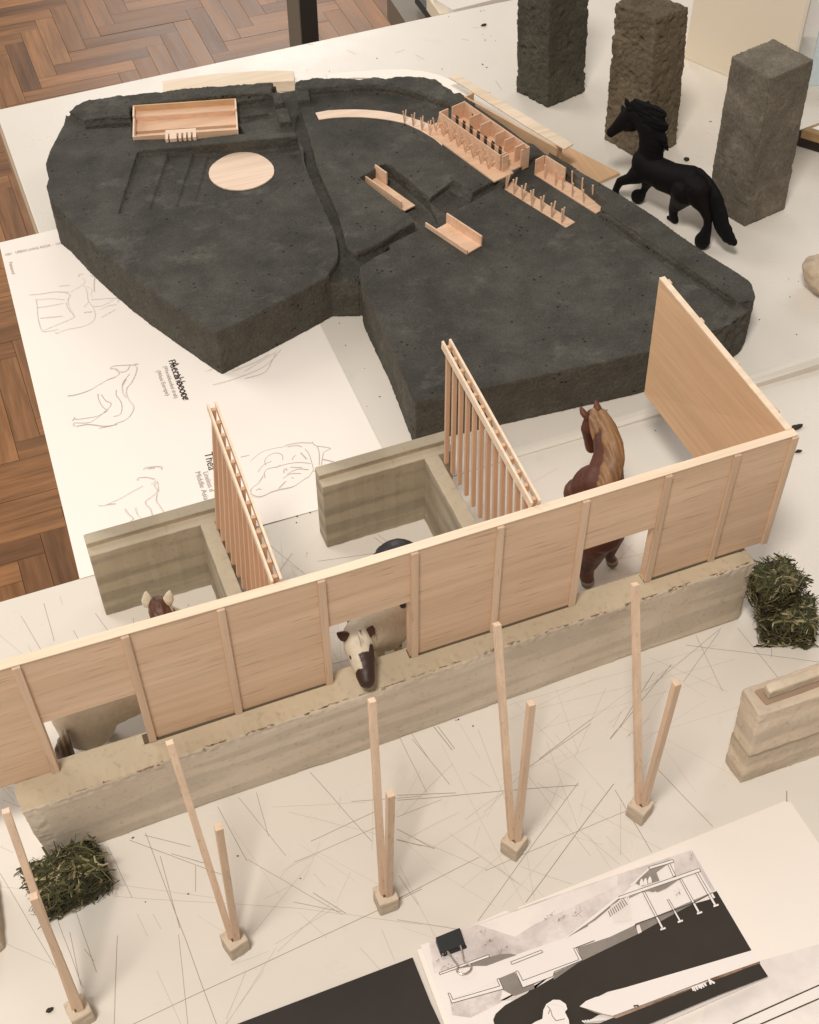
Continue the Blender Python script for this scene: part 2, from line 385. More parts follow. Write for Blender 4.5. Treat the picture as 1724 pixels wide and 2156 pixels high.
# cut marks in the near table top
cm = G(); zc = .00006
D7 = lambda *p: C(0, 1728, 1.724, p)
D8 = lambda *p: C(942, 1728, 1.724, p)
D6 = lambda *p: C(942, 1100, 1.724, p)
D5 = lambda *p: C(0, 1100, 1.724, p)
lines = [(D7((595, 425), (885, 1207)), 1), (D7((655, 520), (735, 815)), 1), (D7((0, 590), (230, 980)), .8), (D7((235, 780), (340, 1060)), .9), (D7((285, 830), (330, 1050)), .9),
 (D7((310, 745), (395, 995)), .9), (D7((480, 845), (467, 1207)), 1), (D7((730, 840), (768, 1207)), .8), (D7((530, 455), (905, 595)), 1), (D7((590, 435), (780, 482)), 1),
 (D7((890, 318), (1010, 540)), 1), (D7((975, 280), (1170, 520)), .8), (D7((1268, 178), (1520, 460)), 1), (D7((1048, 260), (1098, 440)), .8), (D7((1270, 460), (1540, 335)), 1.1),
 (D7((1205, 545), (1545, 400)), .9), (D7((1435, 297), (1724, 275)), 1), (D7((1110, 320), (1500, 300)), .6), (D7((1015, 535), (1400, 760)), .8), (D7((1280, 670), (1415, 755)), 1.1),
 (D7((1200, 708), (1395, 748)), .9), (D7((470, 685), (1240, 735)), .7), (D7((1240, 735), (1724, 800)), .7), (D7((545, 1207), (1724, 655)), 1.1), (D7((475, 635), (905, 695)), .6),
 (D7((700, 510), (830, 548)), 1), (D7((800, 560), (800, 665)), 1), (D7((770, 530), (840, 550)), 1), (D7((440, 480), (540, 690)), .8), (D7((1560, 820), (1615, 950)), .7), (D7((30, 880), (220, 965)), .7),
 (D7((560, 755), (605, 850)), .6), (D7((625, 755), (660, 820)), .7), (D7((345, 900), (385, 950)), .8), (D7((100, 655), (0, 645)), .5), (D7((640, 985), (740, 1207)), .6), (D7((1630, 600), (1710, 720)), .8),
 (D7((1545, 740), (1724, 645)), 1.2), (D7((0, 480), (55, 507)), .7), (D7((1180, 340), (1540, 430)), .6), (D7((1620, 450), (1724, 480)), .8),
 (D8((0, 695), (335, 525)), 1), (D8((360, 580), (950, 330)), .9), (D8((525, 710), (885, 225)), 1.3), (D8((330, 785), (740, 220)), 1.0), (D8((0, 272), (240, 262)), 1.2), (D8((0, 292), (740, 230)), 1.2),
 (D8((525, 180), (790, 520)), .7), (D8((610, 50), (740, 410)), .6), (D8((740, 410), (910, 555)), .7), (D8((890, 250), (1040, 505)), 1.1), (D8((1060, 160), (1290, 400)), 1), (D8((0, 15), (120, 260)), .8),
 (D8((60, 40), (215, 228)), .9), (D8((330, 0), (470, 370)), .7), (D8((180, 60), (520, 720)), .5), (D8((0, 780), (250, 820)), .8), (D8((0, 410), (150, 490)), 1.1), (D8((0, 455), (155, 488)), 1.0),
 (D8((10, 560), (170, 880)), .6), (D8((950, 330), (1060, 300)), .8), (D8((1592, 253), (1592, 303)), 1.8), (D8((540, 155), (790, -20)), 1.0), (D8((870, 40), (900, 0)), .8), (D8((780, 430), (880, 580)), .6),
 (D8((0, 360), (180, 290)), .8), (D8((500, 330), (560, 700)), .5), (D8((410, 210), (700, 100)), .4),
 (D6((870, 1125), (1120, 820)), 1.1), (D6((1010, 930), (1325, 670)), .8), (D6((580, 1207), (790, 1045)), 1.1), (D6((150, 1075), (225, 1170)), 1.4), (D6((165, 1072), (235, 1165)), 1.2), (D6((1220, 700), (1330, 930)), .8),
 (D6((1390, 670), (1570, 890)), .9), (D6((1180, 740), (1724, 810)), .9), (D6((455, 985), (1310, 740)), .5), (D6((540, 1010), (1380, 800)), .5), (D6((600, 1080), (1300, 870)), .4), (D6((1030, 790), (1350, 930)), .6),
 (D6((1170, 890), (1320, 680)), .8), (D6((650, 920), (740, 1180)), .5), (D6((480, 970), (700, 1207)), .5), (D6((900, 1090), (1050, 850)), 1.0), (D6((1060, 870), (1130, 820)), .7), (D6((1640, 480), (1724, 560)), .5),
 (D6((255, 1060), (340, 1207)), .5), (D6((60, 1105), (130, 1207)), .9), (D6((1530, 755), (1530, 790)), 1.0), (D6((450, 1050), (820, 870)), .4), (D6((980, 1120), (1440, 980)), .4),
 (D5((85, 620), (180, 780)), .8), (D5((180, 570), (222, 725)), .9), (D5((390, 610), (440, 680)), 1), (D5((300, 680), (320, 715)), .8), (D5((245, 540), (255, 575)), .7), (D5((0, 700), (130, 810)), .6), (D5((115, 740), (145, 800)), .6),
 (D5((1300, 398), (1600, 355)), 1), (D5((1530, 300), (1590, 345)), 1), (D5((1545, 290), (1605, 335)), .9), (D5((1100, 330), (1245, 450)), .8), (D5((1120, 470), (1195, 365)), .8), (D5((1150, 400), (1240, 440)), .6), (D5((1190, 420), (1220, 500)), .5),
 (D5((1310, 210), (1390, 330)), .7), (D5((545, 630), (545, 665)), .8), (D5((0, 1300), (60, 1350)), .6), (D5((1355, 760), (1400, 830)), .7), (D5((1350, 690), (1420, 690)), .6), (D5((1380, 650), (1400, 830)), .5), (D5((1350, 820), (1430, 800)), .9),
 (D6((850, 400), (1040, 360)), .6), (D6((860, 440), (960, 330)), .6), (D6((840, 470), (1000, 440)), .5), (D6((900, 310), (1020, 400)), .4),
 (D7((0, 228), (60, 300)), .7), (D7((30, 240), (90, 245)), .5), (D7((10, 290), (110, 330)), .7), (D6((555, 75), (660, 15)), .6), (D6((675, 160), (690, 120)), .6)]
rnd = random.Random(11)
for pts, wd in lines:
    a, b = PP(pts); d = b-a; n = Vector((-d.y, d.x, 0)); L = d.length; q = [a]
    for k in range(1, 5): q.append(a+d*(k/5)+n*((rnd.random()-.5)*.006))
    q.append(b); cm.line(q, .00026*wd, zc, 0 if wd >= .8 else 1); zc += 4e-7
for cx_, cy_, sx_, sy_, nn_ in ((.17, .30, .09, .035, 34), (.05, .30, .09, .035, 26), (.24, .33, .06, .02, 26), (.12, .31, .06, .02, 16), (0.0, .25, .06, .04, 12), (.11, .46, .05, .03, 10), (.16, .26, .06, .02, 14)):
    for k in range(int(nn_*.6)):
        x = rnd.gauss(cx_, sx_*.5); y = rnd.gauss(cy_, sy_*.6)
        th = rnd.choice([rnd.gauss(-1.0, .2), rnd.gauss(.30, .18), rnd.gauss(.9, .25)]); L = rnd.uniform(.006, .05)
        a = Vector((x, y, 0)); b = a+Vector((math.cos(th), math.sin(th), 0))*L
        if max(a.y, b.y) > .352 and min(a.y, b.y) < .405: continue
        cm.line([a, (a+b)/2+Vector((0, rnd.uniform(-.0005, .0005), 0)), b], rnd.choice([.00010, .00013, .00018]), zc, 1); zc += 4e-7
cm.open = True
part('cut_mark', cm, [CUT, CUTL], t_near, kind='stuff')
st = G(); st.open = True; zc = .00006
D2 = lambda *p: C(660, 0, 2.873, p)
for pts in (D2((465, 340), (528, 370)), D2((798, 360), (860, 340)), D2((935, 375), (995, 405)), D2((200, 300), (240, 303)), D2((1245, 265), (1300, 275)), D2((1480, 550), (1520, 610)), D2((1325, 190), (1362, 186)), D2((350, 480), (345, 490))):
    st.line(PP(pts), .0005, zc); zc += 4e-7
part('scratch', st, [CUTL], t_far, kind='stuff')

# ------------------------------------------------------------------ the sketch sheet
pz = .0005
ps = thing('drawing_sheet', (.09, .70, 0), 'large white paper with pencil sketches of horses, partly under the dark relief', 'drawing')
pp = [Vector((.0095, .8665, 0)), Vector((-.0010, .5335, 0)), P(672, 1072), Vector((.158, .530, 0)), P(801, 946), P(669, 675), P(655, 640), Vector((.205, .86, 0))]
pp = [P(-2, 512), P(168, 1219), P(551, 1106), P(675, 1072), P(806, 948), P(669, 675), P(600, 590), P(300, 440)]
part('paper', G().prism(pp, .0001, pz), PAPER, ps)
sk = G(); sk.open = True; zs = pz+.00005
def strokes(off, sc, lst, mi=0, wd=.00045):
    global zs
    for l in lst:
        pts = C(off[0], off[1], sc, l)
        # soften the trace
        w_ = PP(pts); o = []
        for i in range(len(w_)-1):
            p0 = w_[max(i-1, 0)]; p1 = w_[i]; p2 = w_[i+1]; p3 = w_[min(i+2, len(w_)-1)]
            for t in (0, .25, .5, .75):
                o.append(.5*((2*p1)+(p2-p0)*t+(2*p0-5*p1+4*p2-p3)*t*t+(3*p1-p0-3*p2+p3)*t*t*t))
        o.append(w_[-1])
        for q in range(3):
            j = (rnd.random()-.5)*.0008*q
            sk.line([v+Vector((j, j*.6, 0)) for v in o], wd*(1, .6, .5)[q]*.65, zs, mi); zs += 2e-6
strokes((560, 1000), 5.747, [[(200, 540), (350, 420), (520, 370), (660, 345), (680, 320)], [(680, 330), (800, 305), (890, 295), (1030, 300)], [(1030, 280), (1060, 320), (1100, 340), (1170, 350), (1285, 375), (1200, 420), (1175, 500), (1160, 600)],
 [(1100, 345), (1130, 430), (1130, 600)], [(400, 600), (390, 540), (430, 480), (520, 435), (600, 445), (635, 480), (630, 530)], [(300, 690), (370, 600), (480, 545)], [(940, 375), (990, 440), (1020, 520), (1050, 640), (1045, 680), (980, 770)],
 [(400, 770), (385, 710), (430, 650), (560, 620), (700, 580), (860, 560), (1020, 575)], [(370, 745), (310, 840), (230, 900), (195, 960), (230, 1010), (320, 1030), (410, 1000), (480, 965), (600, 930), (780, 890), (930, 790), (980, 765)],
 [(580, 920), (680, 820), (640, 850), (590, 905)], [(270, 945), (300, 925), (340, 935)], [(650, 710), (650, 670), (675, 645), (690, 680)], [(700, 720), (840, 650), (990, 660)], [(640, 780), (740, 720), (880, 715)], [(740, 625), (900, 630)], [(760, 530), (780, 490), (810, 465)],
 [(1050, 675), (1100, 700)], [(750, 770), (790, 775)], [(60, 490), (180, 465)], [(700, 350), (830, 330), (900, 350)], [(540, 635), (600, 600)], [(1180, 520), (1330, 555)], [(880, 430), (960, 520)]], 0, .00055)
strokes((140, 820), 4.789, [[(100, 575), (200, 560), (350, 510), (470, 440), (560, 390), (640, 360), (690, 325)], [(690, 320), (650, 270), (590, 265), (620, 235), (760, 225), (860, 225), (890, 260), (870, 340), (830, 420), (780, 480), (770, 540), (800, 620), (855, 700), (820, 790), (750, 850), (640, 890)],
 [(800, 330), (750, 390), (720, 440), (720, 530), (760, 600)], [(650, 510), (650, 570), (700, 640), (715, 720), (690, 790), (620, 810)], [(445, 550), (455, 620), (500, 700), (540, 735), (480, 790), (400, 850), (330, 880), (170, 880)], [(480, 560), (530, 630), (590, 660), (570, 710), (510, 760)],
 [(180, 815), (200, 840), (330, 825), (450, 800), (560, 740)], [(200, 920), (340, 900), (520, 920), (660, 900)], [(640, 270), (700, 310), (770, 290), (800, 240)], [(720, 460), (760, 390)], [(170, 830), (160, 860)], [(160, 890), (180, 920)], [(460, 940), (600, 915)], [(850, 220), (900, 215)]], 0, .00045)
strokes((0, 550), 4.31, [[(720, 620), (780, 590), (850, 540), (870, 510), (840, 480)], [(850, 560), (920, 580), (940, 610), (930, 650), (950, 680)], [(880, 580), (895, 640), (905, 710), (960, 790), (975, 860), (950, 920), (860, 970), (700, 1000), (570, 1045)], [(680, 630), (720, 650), (700, 700), (710, 770), (760, 860), (740, 890), (600, 950), (450, 1010)],
 [(670, 730), (700, 800), (755, 860)], [(380, 700), (520, 690), (660, 700)], [(380, 780), (520, 760), (650, 735)], [(300, 650), (420, 640), (560, 620), (700, 625)], [(370, 690), (385, 780), (390, 870), (430, 1010), (500, 1020), (600, 1000)], [(410, 890), (520, 880), (640, 870)], [(800, 470), (810, 445), (850, 440)], [(920, 450), (960, 465), (995, 460)],
 [(860, 775), (910, 720)], [(930, 700), (1050, 690), (1150, 685), (1215, 690), (1200, 730)], [(1030, 800), (1120, 760), (1190, 750)], [(950, 770), (1050, 760), (1160, 700)], [(560, 1030), (600, 1050)], [(960, 620), (960, 520), (970, 470)], [(610, 560), (720, 550)], [(1040, 880), (1180, 800)], [(860, 830), (950, 820)]], 1, .00042)
strokes((200, 1080), 5.387, [[(180, 650), (260, 650), (370, 600), (480, 550), (600, 480), (750, 400)], [(680, 330), (690, 300), (790, 290), (900, 315)], [(760, 190), (780, 170), (880, 155), (980, 155), (990, 190)], [(940, 340), (900, 390), (940, 450), (920, 490), (860, 540), (790, 590), (800, 640), (850, 690), (875, 780)],
 [(930, 500), (920, 590), (960, 650), (1020, 745)], [(520, 690), (570, 760), (630, 820), (560, 870)], [(650, 680), (680, 770), (730, 820)], [(860, 380), (920, 330)], [(810, 180), (900, 170)], [(940, 350), (950, 470)], [(280, 640), (400, 630)]], 2, .00045)
strokes((0, 500), 1.724, [[(870, 715), (960, 690), (1080, 640), (1150, 570)], [(1000, 690), (1080, 665), (1110, 620), (1125, 590)], [(950, 660), (1040, 625), (1100, 590)], [(840, 660), (870, 650)], [(1000, 660), (1130, 580)]], 1, .0004)
part('pencil_sketch', sk, [PENCIL, PENCILL, PENCILM], ps)
def text(body, parent, name, a, b, mat, z, height=None, flip=1, align='LEFT', font_sx=None):
    """letters laid flat from photo point a to b at height z"""
    A_, B_ = P(*a, z), P(*b, z); cu = bpy.data.curves.new('t', 'FONT'); cu.body = body; cu.size = 1
    o = bpy.data.objects.new('t', cu); COL.objects.link(o)
    dg = bpy.context.evaluated_depsgraph_get(); dg.update(); me = bpy.data.meshes.new_from_object(o.evaluated_get(dg)); bpy.data.objects.remove(o)
    xs = [v.co.x for v in me.vertices]; ys = [v.co.y for v in me.vertices]; wdt = max(xs)-min(xs)
    d = B_-A_; sx = d.length/wdt; sy = (height/.7) if height else sx; ang = math.atan2(d.y, d.x)
    M = Matrix.Translation(A_) @ Matrix.Rotation(ang, 4, 'Z') @ Matrix.Diagonal((sx, sy, 1, 1)) @ Matrix.Translation((-min(xs), 0, 0))
    me.transform(M); me.materials.clear(); me.materials.append(mat)
    return part(name, me, mat, parent)
tz = pz+.0003
text('Aerahbecor', ps, 'print_lettering', C(140, 820, 4.789, [(1250, 195)])[0], C(140, 820, 4.789, [(1405, 625)])[0], INK, tz, .0062)
text('Perch ecote', ps, 'print_lettering', C(140, 820, 4.789, [(1240, 170)])[0], C(140, 820, 4.789, [(1412, 618)])[0], INK, tz+.00004, .0048)
text('(Warmblooded draft)', ps, 'print_lettering', C(140, 820, 4.789, [(1185, 235)])[0], C(140, 820, 4.789, [(1310, 595)])[0], INKL, tz, .0026)
text('(West Europe)', ps, 'print_lettering', C(140, 820, 4.789, [(1105, 285)])[0], C(140, 820, 4.789, [(1215, 565)])[0], INKL, tz, .0028)
text('ted', ps, 'print_lettering', C(0, 550, 4.31, [(1462, 740)])[0], C(0, 550, 4.31, [(1512, 845)])[0], INK, tz, .0068)
text('(east Europe)', ps, 'print_lettering', C(0, 550, 4.31, [(1245, 540)])[0], C(0, 550, 4.31, [(1305, 735)])[0], INKL, tz, .0028)
text('Warmblood', ps, 'print_lettering', C(0, 550, 4.31, [(1320, 560)])[0], C(0, 550, 4.31, [(1385, 712)])[0], INKL, tz, .0028)
text('1001', ps, 'print_lettering', C(0, 550, 4.31, [(55, 243)])[0], C(0, 550, 4.31, [(120, 228)])[0], INKL, tz, .0026)
text('URBAN LIVING ROOM  -  HYDE PARK', ps, 'print_lettering', C(0, 550, 4.31, [(160, 218)])[0], C(0, 550, 4.31, [(760, 96)])[0], INKL, tz, .0028)
text('Featured', ps, 'print_lettering', C(0, 550, 4.31, [(90, 310)])[0], C(0, 550, 4.31, [(122, 430)])[0], INKL, tz, .0025)
text('Middle Asia', ps, 'print_lettering', C(200, 1080, 5.387, [(1415, 215)])[0], C(200, 1080, 5.387, [(1530, 570)])[0], INKL, tz, .0034)
text('Lineless d', ps, 'print_lettering', C(200, 1080, 5.387, [(1515, 215)])[0], C(200, 1080, 5.387, [(1600, 460)])[0], INKL, tz, .0034)
text('Thea', ps, 'print_lettering', C(200, 1080, 5.387, [(1530, -30)])[0], C(200, 1080, 5.387, [(1590, 190)])[0], INK, tz, .0055)

# ------------------------------------------------------------------ the dark concrete relief
RZ = .037
def build_relief():
    global COURT
    regs = []
    def R_(pts, f):
        poly = [(p.x, p.y) for p in PP(pts, RZ)]; regs.append((poly, f))
    D1 = lambda *p: C(0, 0, 1.724, p)
    D3 = lambda *p: C(540, 180, 5.747, p)
    D4 = lambda *p: C(270, 320, 3.448, p)
    D5z = lambda *p: C(740, 150, 4.31, p)
    D7z = lambda *p: C(820, 360, 4.789, p)
    D8z = lambda *p: C(1180, 340, 5.747, p)
    Dr2 = lambda *p: C(942, 0, 1.724, p)
    Dr4 = lambda *p: C(942, 500, 1.724, p)
    Z = RZ
    flatf = lambda z: (lambda x, y: z)
    out = [(103, 372), (96, 345), (104, 318), (119, 290), (134, 262), (139, 240)] + C(50, 150, 4.31, [(490, 540), (560, 470), (700, 410), (870, 385), (1100, 360), (1420, 330), (1724, 290)]) + \
        [(450, 190), (520, 184), (580, 181)] + D3((680, 148), (780, 130), (1000, 90), (1150, 55), (1300, 55), (1724, 60)) + D5z((400, 172), (540, 186), (640, 166), (740, 172), (800, 160), (1000, 160), (1150, 165), (1260, 180), (1340, 240), (1420, 280), (1450, 320), (1520, 330), (1560, 370), (1640, 420)) + \
        [(1010, 228), (1060, 262), (1110, 300)] + D8z((480, 0), (560, 60), (640, 130), (830, 240), (900, 290), (1000, 340), (1110, 425), (1200, 480), (1310, 540), (1450, 620), (1724, 780)) + \
        Dr2((1060, 905), (1130, 960), (1260, 1050), (1390, 1130), (1440, 1165)) + Dr4((1448, 320), (1462, 365), (1440, 410), (1350, 470), (1010, 580), (700, 648), (350, 725), (75, 785), (60, 770)) + \
        Dr4((0, 600),)[0:0] + [(820, 720), (786, 650), (763, 600), (757, 565)] + C(0, 500, 1.724, [(1465, 262), (1350, 262)]) + C(0, 500, 1.724, [(1300, 290), (1250, 318), (1100, 395), (1000, 445), (885, 500), (868, 492), (760, 420), (600, 310), (500, 235), (400, 150), (330, 85), (250, 0)]) + D1((210, 830), (190, 760))
    outline = [(p.x, p.y) for p in PP(out, Z)]
    # raised back rims
    R_(C(50, 150, 4.31, [(400, 670), (430, 665), (650, 625), (860, 590), (1115, 575), (1115, 480), (1724, 405), (1724, 0), (0, 0), (0, 600)]) + [(560, 0)], flatf(Z+.0035)) if False else None
    R_([(120, 244), (141, 240)] + C(50, 150, 4.31, [(650, 628), (860, 592), (1115, 577), (1118, 478)]) + C(280, 200, 5.747, [(1560, 195)]) + D3((610, 275), (620, 150), (540, 100), (300, 60)) + [(450, 120), (100, 120)], flatf(Z+.0035))
    R_(D3((920, 205), (1110, 212), (1500, 175), (1724, 175)) + D5z((180, 258), (540, 240), (700, 250), (900, 275), (1150, 345), (1420, 425), (1640, 520), (1700, 300), (1200, 0), (0, 0)) + D3((1100, -60), (900, 60)), flatf(Z+.0020))
    # curved hollow inside the rim
    R_(D3((1110, 215), (1500, 180), (1724, 178)) + D5z((180, 262), (540, 246), (700, 254), (900, 280), (1150, 350), (1420, 430), (1420, 600), (1300, 560), (1100, 560), (900, 515), (740, 480), (520, 468), (280, 468), (40, 500)) + D3((1180, 430), (1130, 330)), flatf(Z-.0048))
    # crossing square
    R_(D3((620, 160), (760, 120), (930, 80), (925, 205), (1110, 215), (1130, 330), (1170, 420), (1000, 430), (900, 760), (840, 770), (150, 790), (130, 350), (600, 275)), flatf(Z-.0055))
    # main lane
    R_(D3((960, 420), (1000, 480), (1080, 720)) + D1((1300, 690), (1385, 880), (1415, 1000), (1440, 1030)) + [(752, 536), (790, 536), (757, 562)] + C(0, 500, 1.724, [(1475, 260), (1340, 262), (1378, 205)]) + D1((1385, 1040), (1375, 960), (1320, 840), (1275, 740), (1243, 660)) + D3((1040, 1000), (930, 790), (880, 700)), flatf(Z-.0072))
    # cross lane
    R_([(741, 531), (755, 534)] + D7z((50, 1120), (120, 1142), (270, 1092), (420, 1010), (600, 890), (690, 842), (790, 790), (790, 740), (690, 690), (700, 640), (930, 520), (1100, 700), (1150, 715), (1050, 790), (900, 850), (700, 945), (480, 1060)) + [(825, 523), (790, 540), (757, 562)], flatf(Z-.0072))
    R_(D7z((430, 1030), (600, 900), (830, 815), (830, 865), (700, 940), (480, 1058)), flatf(Z-.0110))
    # lane around the sunken rooms
    K = lambda *p: C(600, 100, 2.155, p)
    R_(K((905, 795), (1030, 700), (1120, 770), (1240, 700), (1300, 712), (1180, 780), (1020, 866), (985, 885), (965, 925), (885, 935), (850, 945), (800, 880), (835, 845)), flatf(Z-.0060))
    R_(D8z((55, 598), (200, 440), (490, 180), (500, 160), (660, 160), (1495, 860), (1340, 950), (1200, 960), (1055, 1075), (930, 1145)), flatf(Z-.0048))
    R_(K((545, 690), (680, 618), (725, 640), (905, 795), (965, 920), (885, 935), (840, 880), (775, 868)), flatf(Z-.0125))
    R_(K((920, 790), (1000, 735), (1115, 808), (1020, 858)), flatf(Z-.0080))
    R_(K((1000, 735), (1032, 704), (1120, 775), (1112, 800)), flatf(Z-.0030))
    R_(K((1112, 800), (1130, 775), (1180, 755), (1188, 776), (1100, 822), (1022, 862), (1020, 856)), flatf(Z-.0110))
    R_(K((665, 1030), (690, 1000), (830, 915), (850, 930), (845, 945), (780, 985), (690, 1040)), flatf(Z-.0120))
    # right rim kerb
    R_(D8z((480, -60), (700, 100), (690, 170), (920, 350), (1495, 858), (1345, 950)) + Dr4((830, 0), (1100, 185), (1395, 385), (1520, 380), (1500, 200), (1100, -60), (880, -300)) + [(1290, 330)], flatf(Z+.0032))
    R_(Dr4((815, -5), (1100, 188), (1385, 376), (1372, 398), (1084, 210), (790, 14)) + [], flatf(Z-.0055))
    # sunken court with terraces: floor falls away from the front line to the back wall
    fa, fb = P(*D4((30, 645))[0], Z), P(*D4((1600, 300))[0], Z)
    fm = P(*D4((1280, 480))[0], Z); bk = P(*D4((850, 70))[0], Z)
    dn = Vector((-(fm-fa).y, (fm-fa).x)).normalized(); full = (Vector((bk.x, bk.y))-Vector((fa.x, fa.y))).dot(dn)
    def court(dep):
        def f(x, y):
            t = (Vector((x, y))-Vector((fa.x, fa.y))).dot(dn)/full
            return Z - .0004 - dep*max(0, min(1.1, t*.55+.42))
        return f
    COURT = court(.0100)
    R_(D4((195, 130), (850, 70), (1500, 10), (1560, 290), (1280, 480), (480, 590), (35, 645)), court(.0036))
    R_(D4((440, 108), (850, 70), (1500, 10), (1560, 290), (1280, 480), (480, 590), (280, 617)), court(.0062))
    R_(D4((640, 90), (850, 70), (1500, 10), (1560, 290), (1280, 480), (495, 588)), court(.0084))
    R_(D4((760, 80), (850, 70), (1500, 10), (1560, 290), (1280, 480), (640, 570)), court(.0100))
    # box pit and side trench
    R_(C(50, 150, 4.31, [(660, 640), (860, 610), (1120, 590), (1120, 650), (900, 658), (670, 670)]), flatf(Z-.0050))
    R_(C(280, 200, 5.747, [(165, 345), (1565, 185), (1645, 670), (1060, 740), (640, 790), (630, 740), (200, 755)]), flatf(Z-.0075))
    R_(D3((60, 300), (120, 300), (150, 790), (240, 790), (150, 560), (440, 500), (440, 440), (120, 470)), flatf(Z-.0090))
    R_(D3((240, 720), (525, 705), (530, 750), (240, 770)), flatf(Z-.0080))
    R_(D3((440, 440), (560, 425), (565, 495), (440, 500)), flatf(Z-.0085))
    # standing blocks
    R_(D3((600, 240), (715, 240), (770, 370), (635, 385)), flatf(Z+.0012))
    R_(D3((650, 465), (820, 450), (870, 635), (710, 645)), flatf(Z+.0012))
    R_(D3((920, 200), (1110, 215), (1130, 330), (950, 350)), flatf(Z+.0012))
    polys = [outline]+[r[0] for r in regs]; fn = [lambda x, y: Z]+[r[1] for r in regs]
    vs = []; fs = []
    for p in polys:
        o = len(vs); vs += [Vector(q) for q in p]; fs.append(list(range(o, o+len(p))))
    ed = [(f[i], f[(i+1) % len(f)]) for f in fs for i in range(len(f))]
    V, E, F, _, _, _ = delaunay_2d_cdt(vs, ed, [], 0, 1e-6)
    def inside(x, y, p):
        c = False; n = len(p); j = n-1
        for i in range(n):
            if (p[i][1] > y) != (p[j][1] > y) and x < (p[j][0]-p[i][0])*(y-p[i][1])/(p[j][1]-p[i][1])+p[i][0]: c = not c
            j = i
        return c
    s = G(); key = {}; emap = {}
    def vid(i, z):
        k = (i, round(z, 5))
        if k not in key: key[k] = len(s.v); s.v.append(Vector((V[i].x, V[i].y, z)))
        return key[k]
    for f in F:
        cx = sum(V[i].x for i in f)/3; cy = sum(V[i].y for i in f)/3
        if not inside(cx, cy, polys[0]): continue
        r = 0
        for k in range(1, len(polys)):
            if inside(cx, cy, polys[k]): r = k
        zz = [fn[r](V[i].x, V[i].y) for i in f]
        s.add([], [])
        s.f.append([vid(i, z) for i, z in zip(f, zz)]); s.m.append(0); s.c.append(None)
        s.f.append([vid(i, .0005) for i in f][::-1]); s.m.append(0); s.c.append(None)
        for a in range(3):
            i, j = f[a], f[(a+1) % 3]; emap.setdefault((min(i, j), max(i, j)), []).append((zz[a], zz[(a+1) % 3]) if i < j else (zz[(a+1) % 3], zz[a]))
    for (i, j), l in emap.items():
        if len(l) == 1: l = [l[0], (.0005, .0005)]
        (a0, a1), (b0, b1) = l[0], l[1]
        if abs(a0-b0)+abs(a1-b1) < 2e-5: continue
        q = []
        for t in (vid(i, a0), vid(j, a1), vid(j, b1), vid(i, b0)):
            if t not in q: q.append(t)
        if len(q) > 2: s.f.append(q); s.m.append(0); s.c.append(None)
    chip = P(1590, 690, Z)
    def disp(co, n):
        side = 1-abs(n.z)
        d = noise.noise(co*330)*.00008 + noise.noise(co*800)*.00009
        d += (noise.noise(co*75)*.0003+noise.noise(co*420)*.0004+noise.noise(co*900)*.0003)*min(1, side*1.3)
        q = (co-chip).length
        if q < .03: d += (noise.noise(co*150)*.0030-.0012)*min(1, (.03-q)/.012)
        # crumbled rear rim
        if co.z > Z+.0010 and co.y > .78: d += noise.noise(co*140)*.0009+noise.noise(co*420)*.0004
        return d
    return solid(s, .00082, [DARK], 1, disp)
rl = thing('site_model', (.28, .70, 0), 'large dark grey concrete terrain relief with lanes and sunken courts', 'concrete model')
part('concrete_slab', build_relief(), DARK, rl)

# frame helper for small models
class Fr:
    def __init__(s, a, b, c=None):
        s.o = Vector((a.x, a.y, 0)); d = Vector((b.x-a.x, b.y-a.y, 0)); s.L = d.length; s.u = d.normalized(); s.v = Vector((-s.u.y, s.u.x, 0))
    def w(s, u, v, z): return s.o+s.u*u+s.v*v+Vector((0, 0, z))
    def box(s, gg, u0, u1, v0, v1, z0, z1, mi=0): return gg.prism([s.w(*q, 0) for q in ((u0, v0), (u1, v0), (u1, v1), (u0, v1))], z0, z1, mi)
SZ = RZ-.0040
# tray building
bx = Fr(P(*C(280, 200, 5.747, [(205, 760)])[0], RZ), P(*C(280, 200, 5.747, [(1640, 660)])[0], RZ))
def in_frame(fr, p): d = p-fr.o; return d.dot(fr.u), d.dot(fr.v)
t = thing('roofless_hall', bx.w(bx.L/2, .02, RZ-.007), 'long roofless balsa box with comb-like steps, sunk in the dark relief', 'miniature building')
zt = RZ+.0052; z0 = RZ-.0072; bl = bx.L; bw = .040
part('floor', bx.box(bx.box(G(), .001, bl-.001, .001, .0135, z0, z0+.0035), .001, bl-.001, .0175, bw-.001, z0, z0+.0035), WM, t)
part('back_wall', bx.box(G(), 0, bl, bw-.0012, bw, z0, zt), wood('dark_balsa', (.60, .36, .19, 1), (.66, .42, .23, 1), (.40, .22, .12, 1), 0), t)
part('bench', bx.box(G(), .0012, bl-.0012, bw-.009, bw-.0012, z0+.0035, z0+.0075), WM, t)
for q in (0, bl-.0012):
    part('end_wall', bx.box(bx.box(G(), q, q+.0012, bw*.62, bw-.0014, z0, zt), q, q+.0012, 0, bw*.62, z0, zt-.0022), WPL, t)
part('front_wall', bx.box(G(), .0012, bl*.31, 0, .0011, z0, zt-.0022), WM, t)
part('front_wall', bx.box(G(), bl*.60, bl-.0012, 0, .0011, z0, zt-.0022), WM, t)
st_ = G(); bx.box(st_, bl*.31, bl*.60, .0011, .006, z0+.0035, zt-.0023)
for a, b in ((.31, .335), (.35, .415), (.435, .46), (.48, .505), (.525, .55), (.57, .60)): bx.box(st_, bl*a, bl*b, -.006, .0011, z0+.0035, zt-.0023)
part('steps', st_, WPL, t)
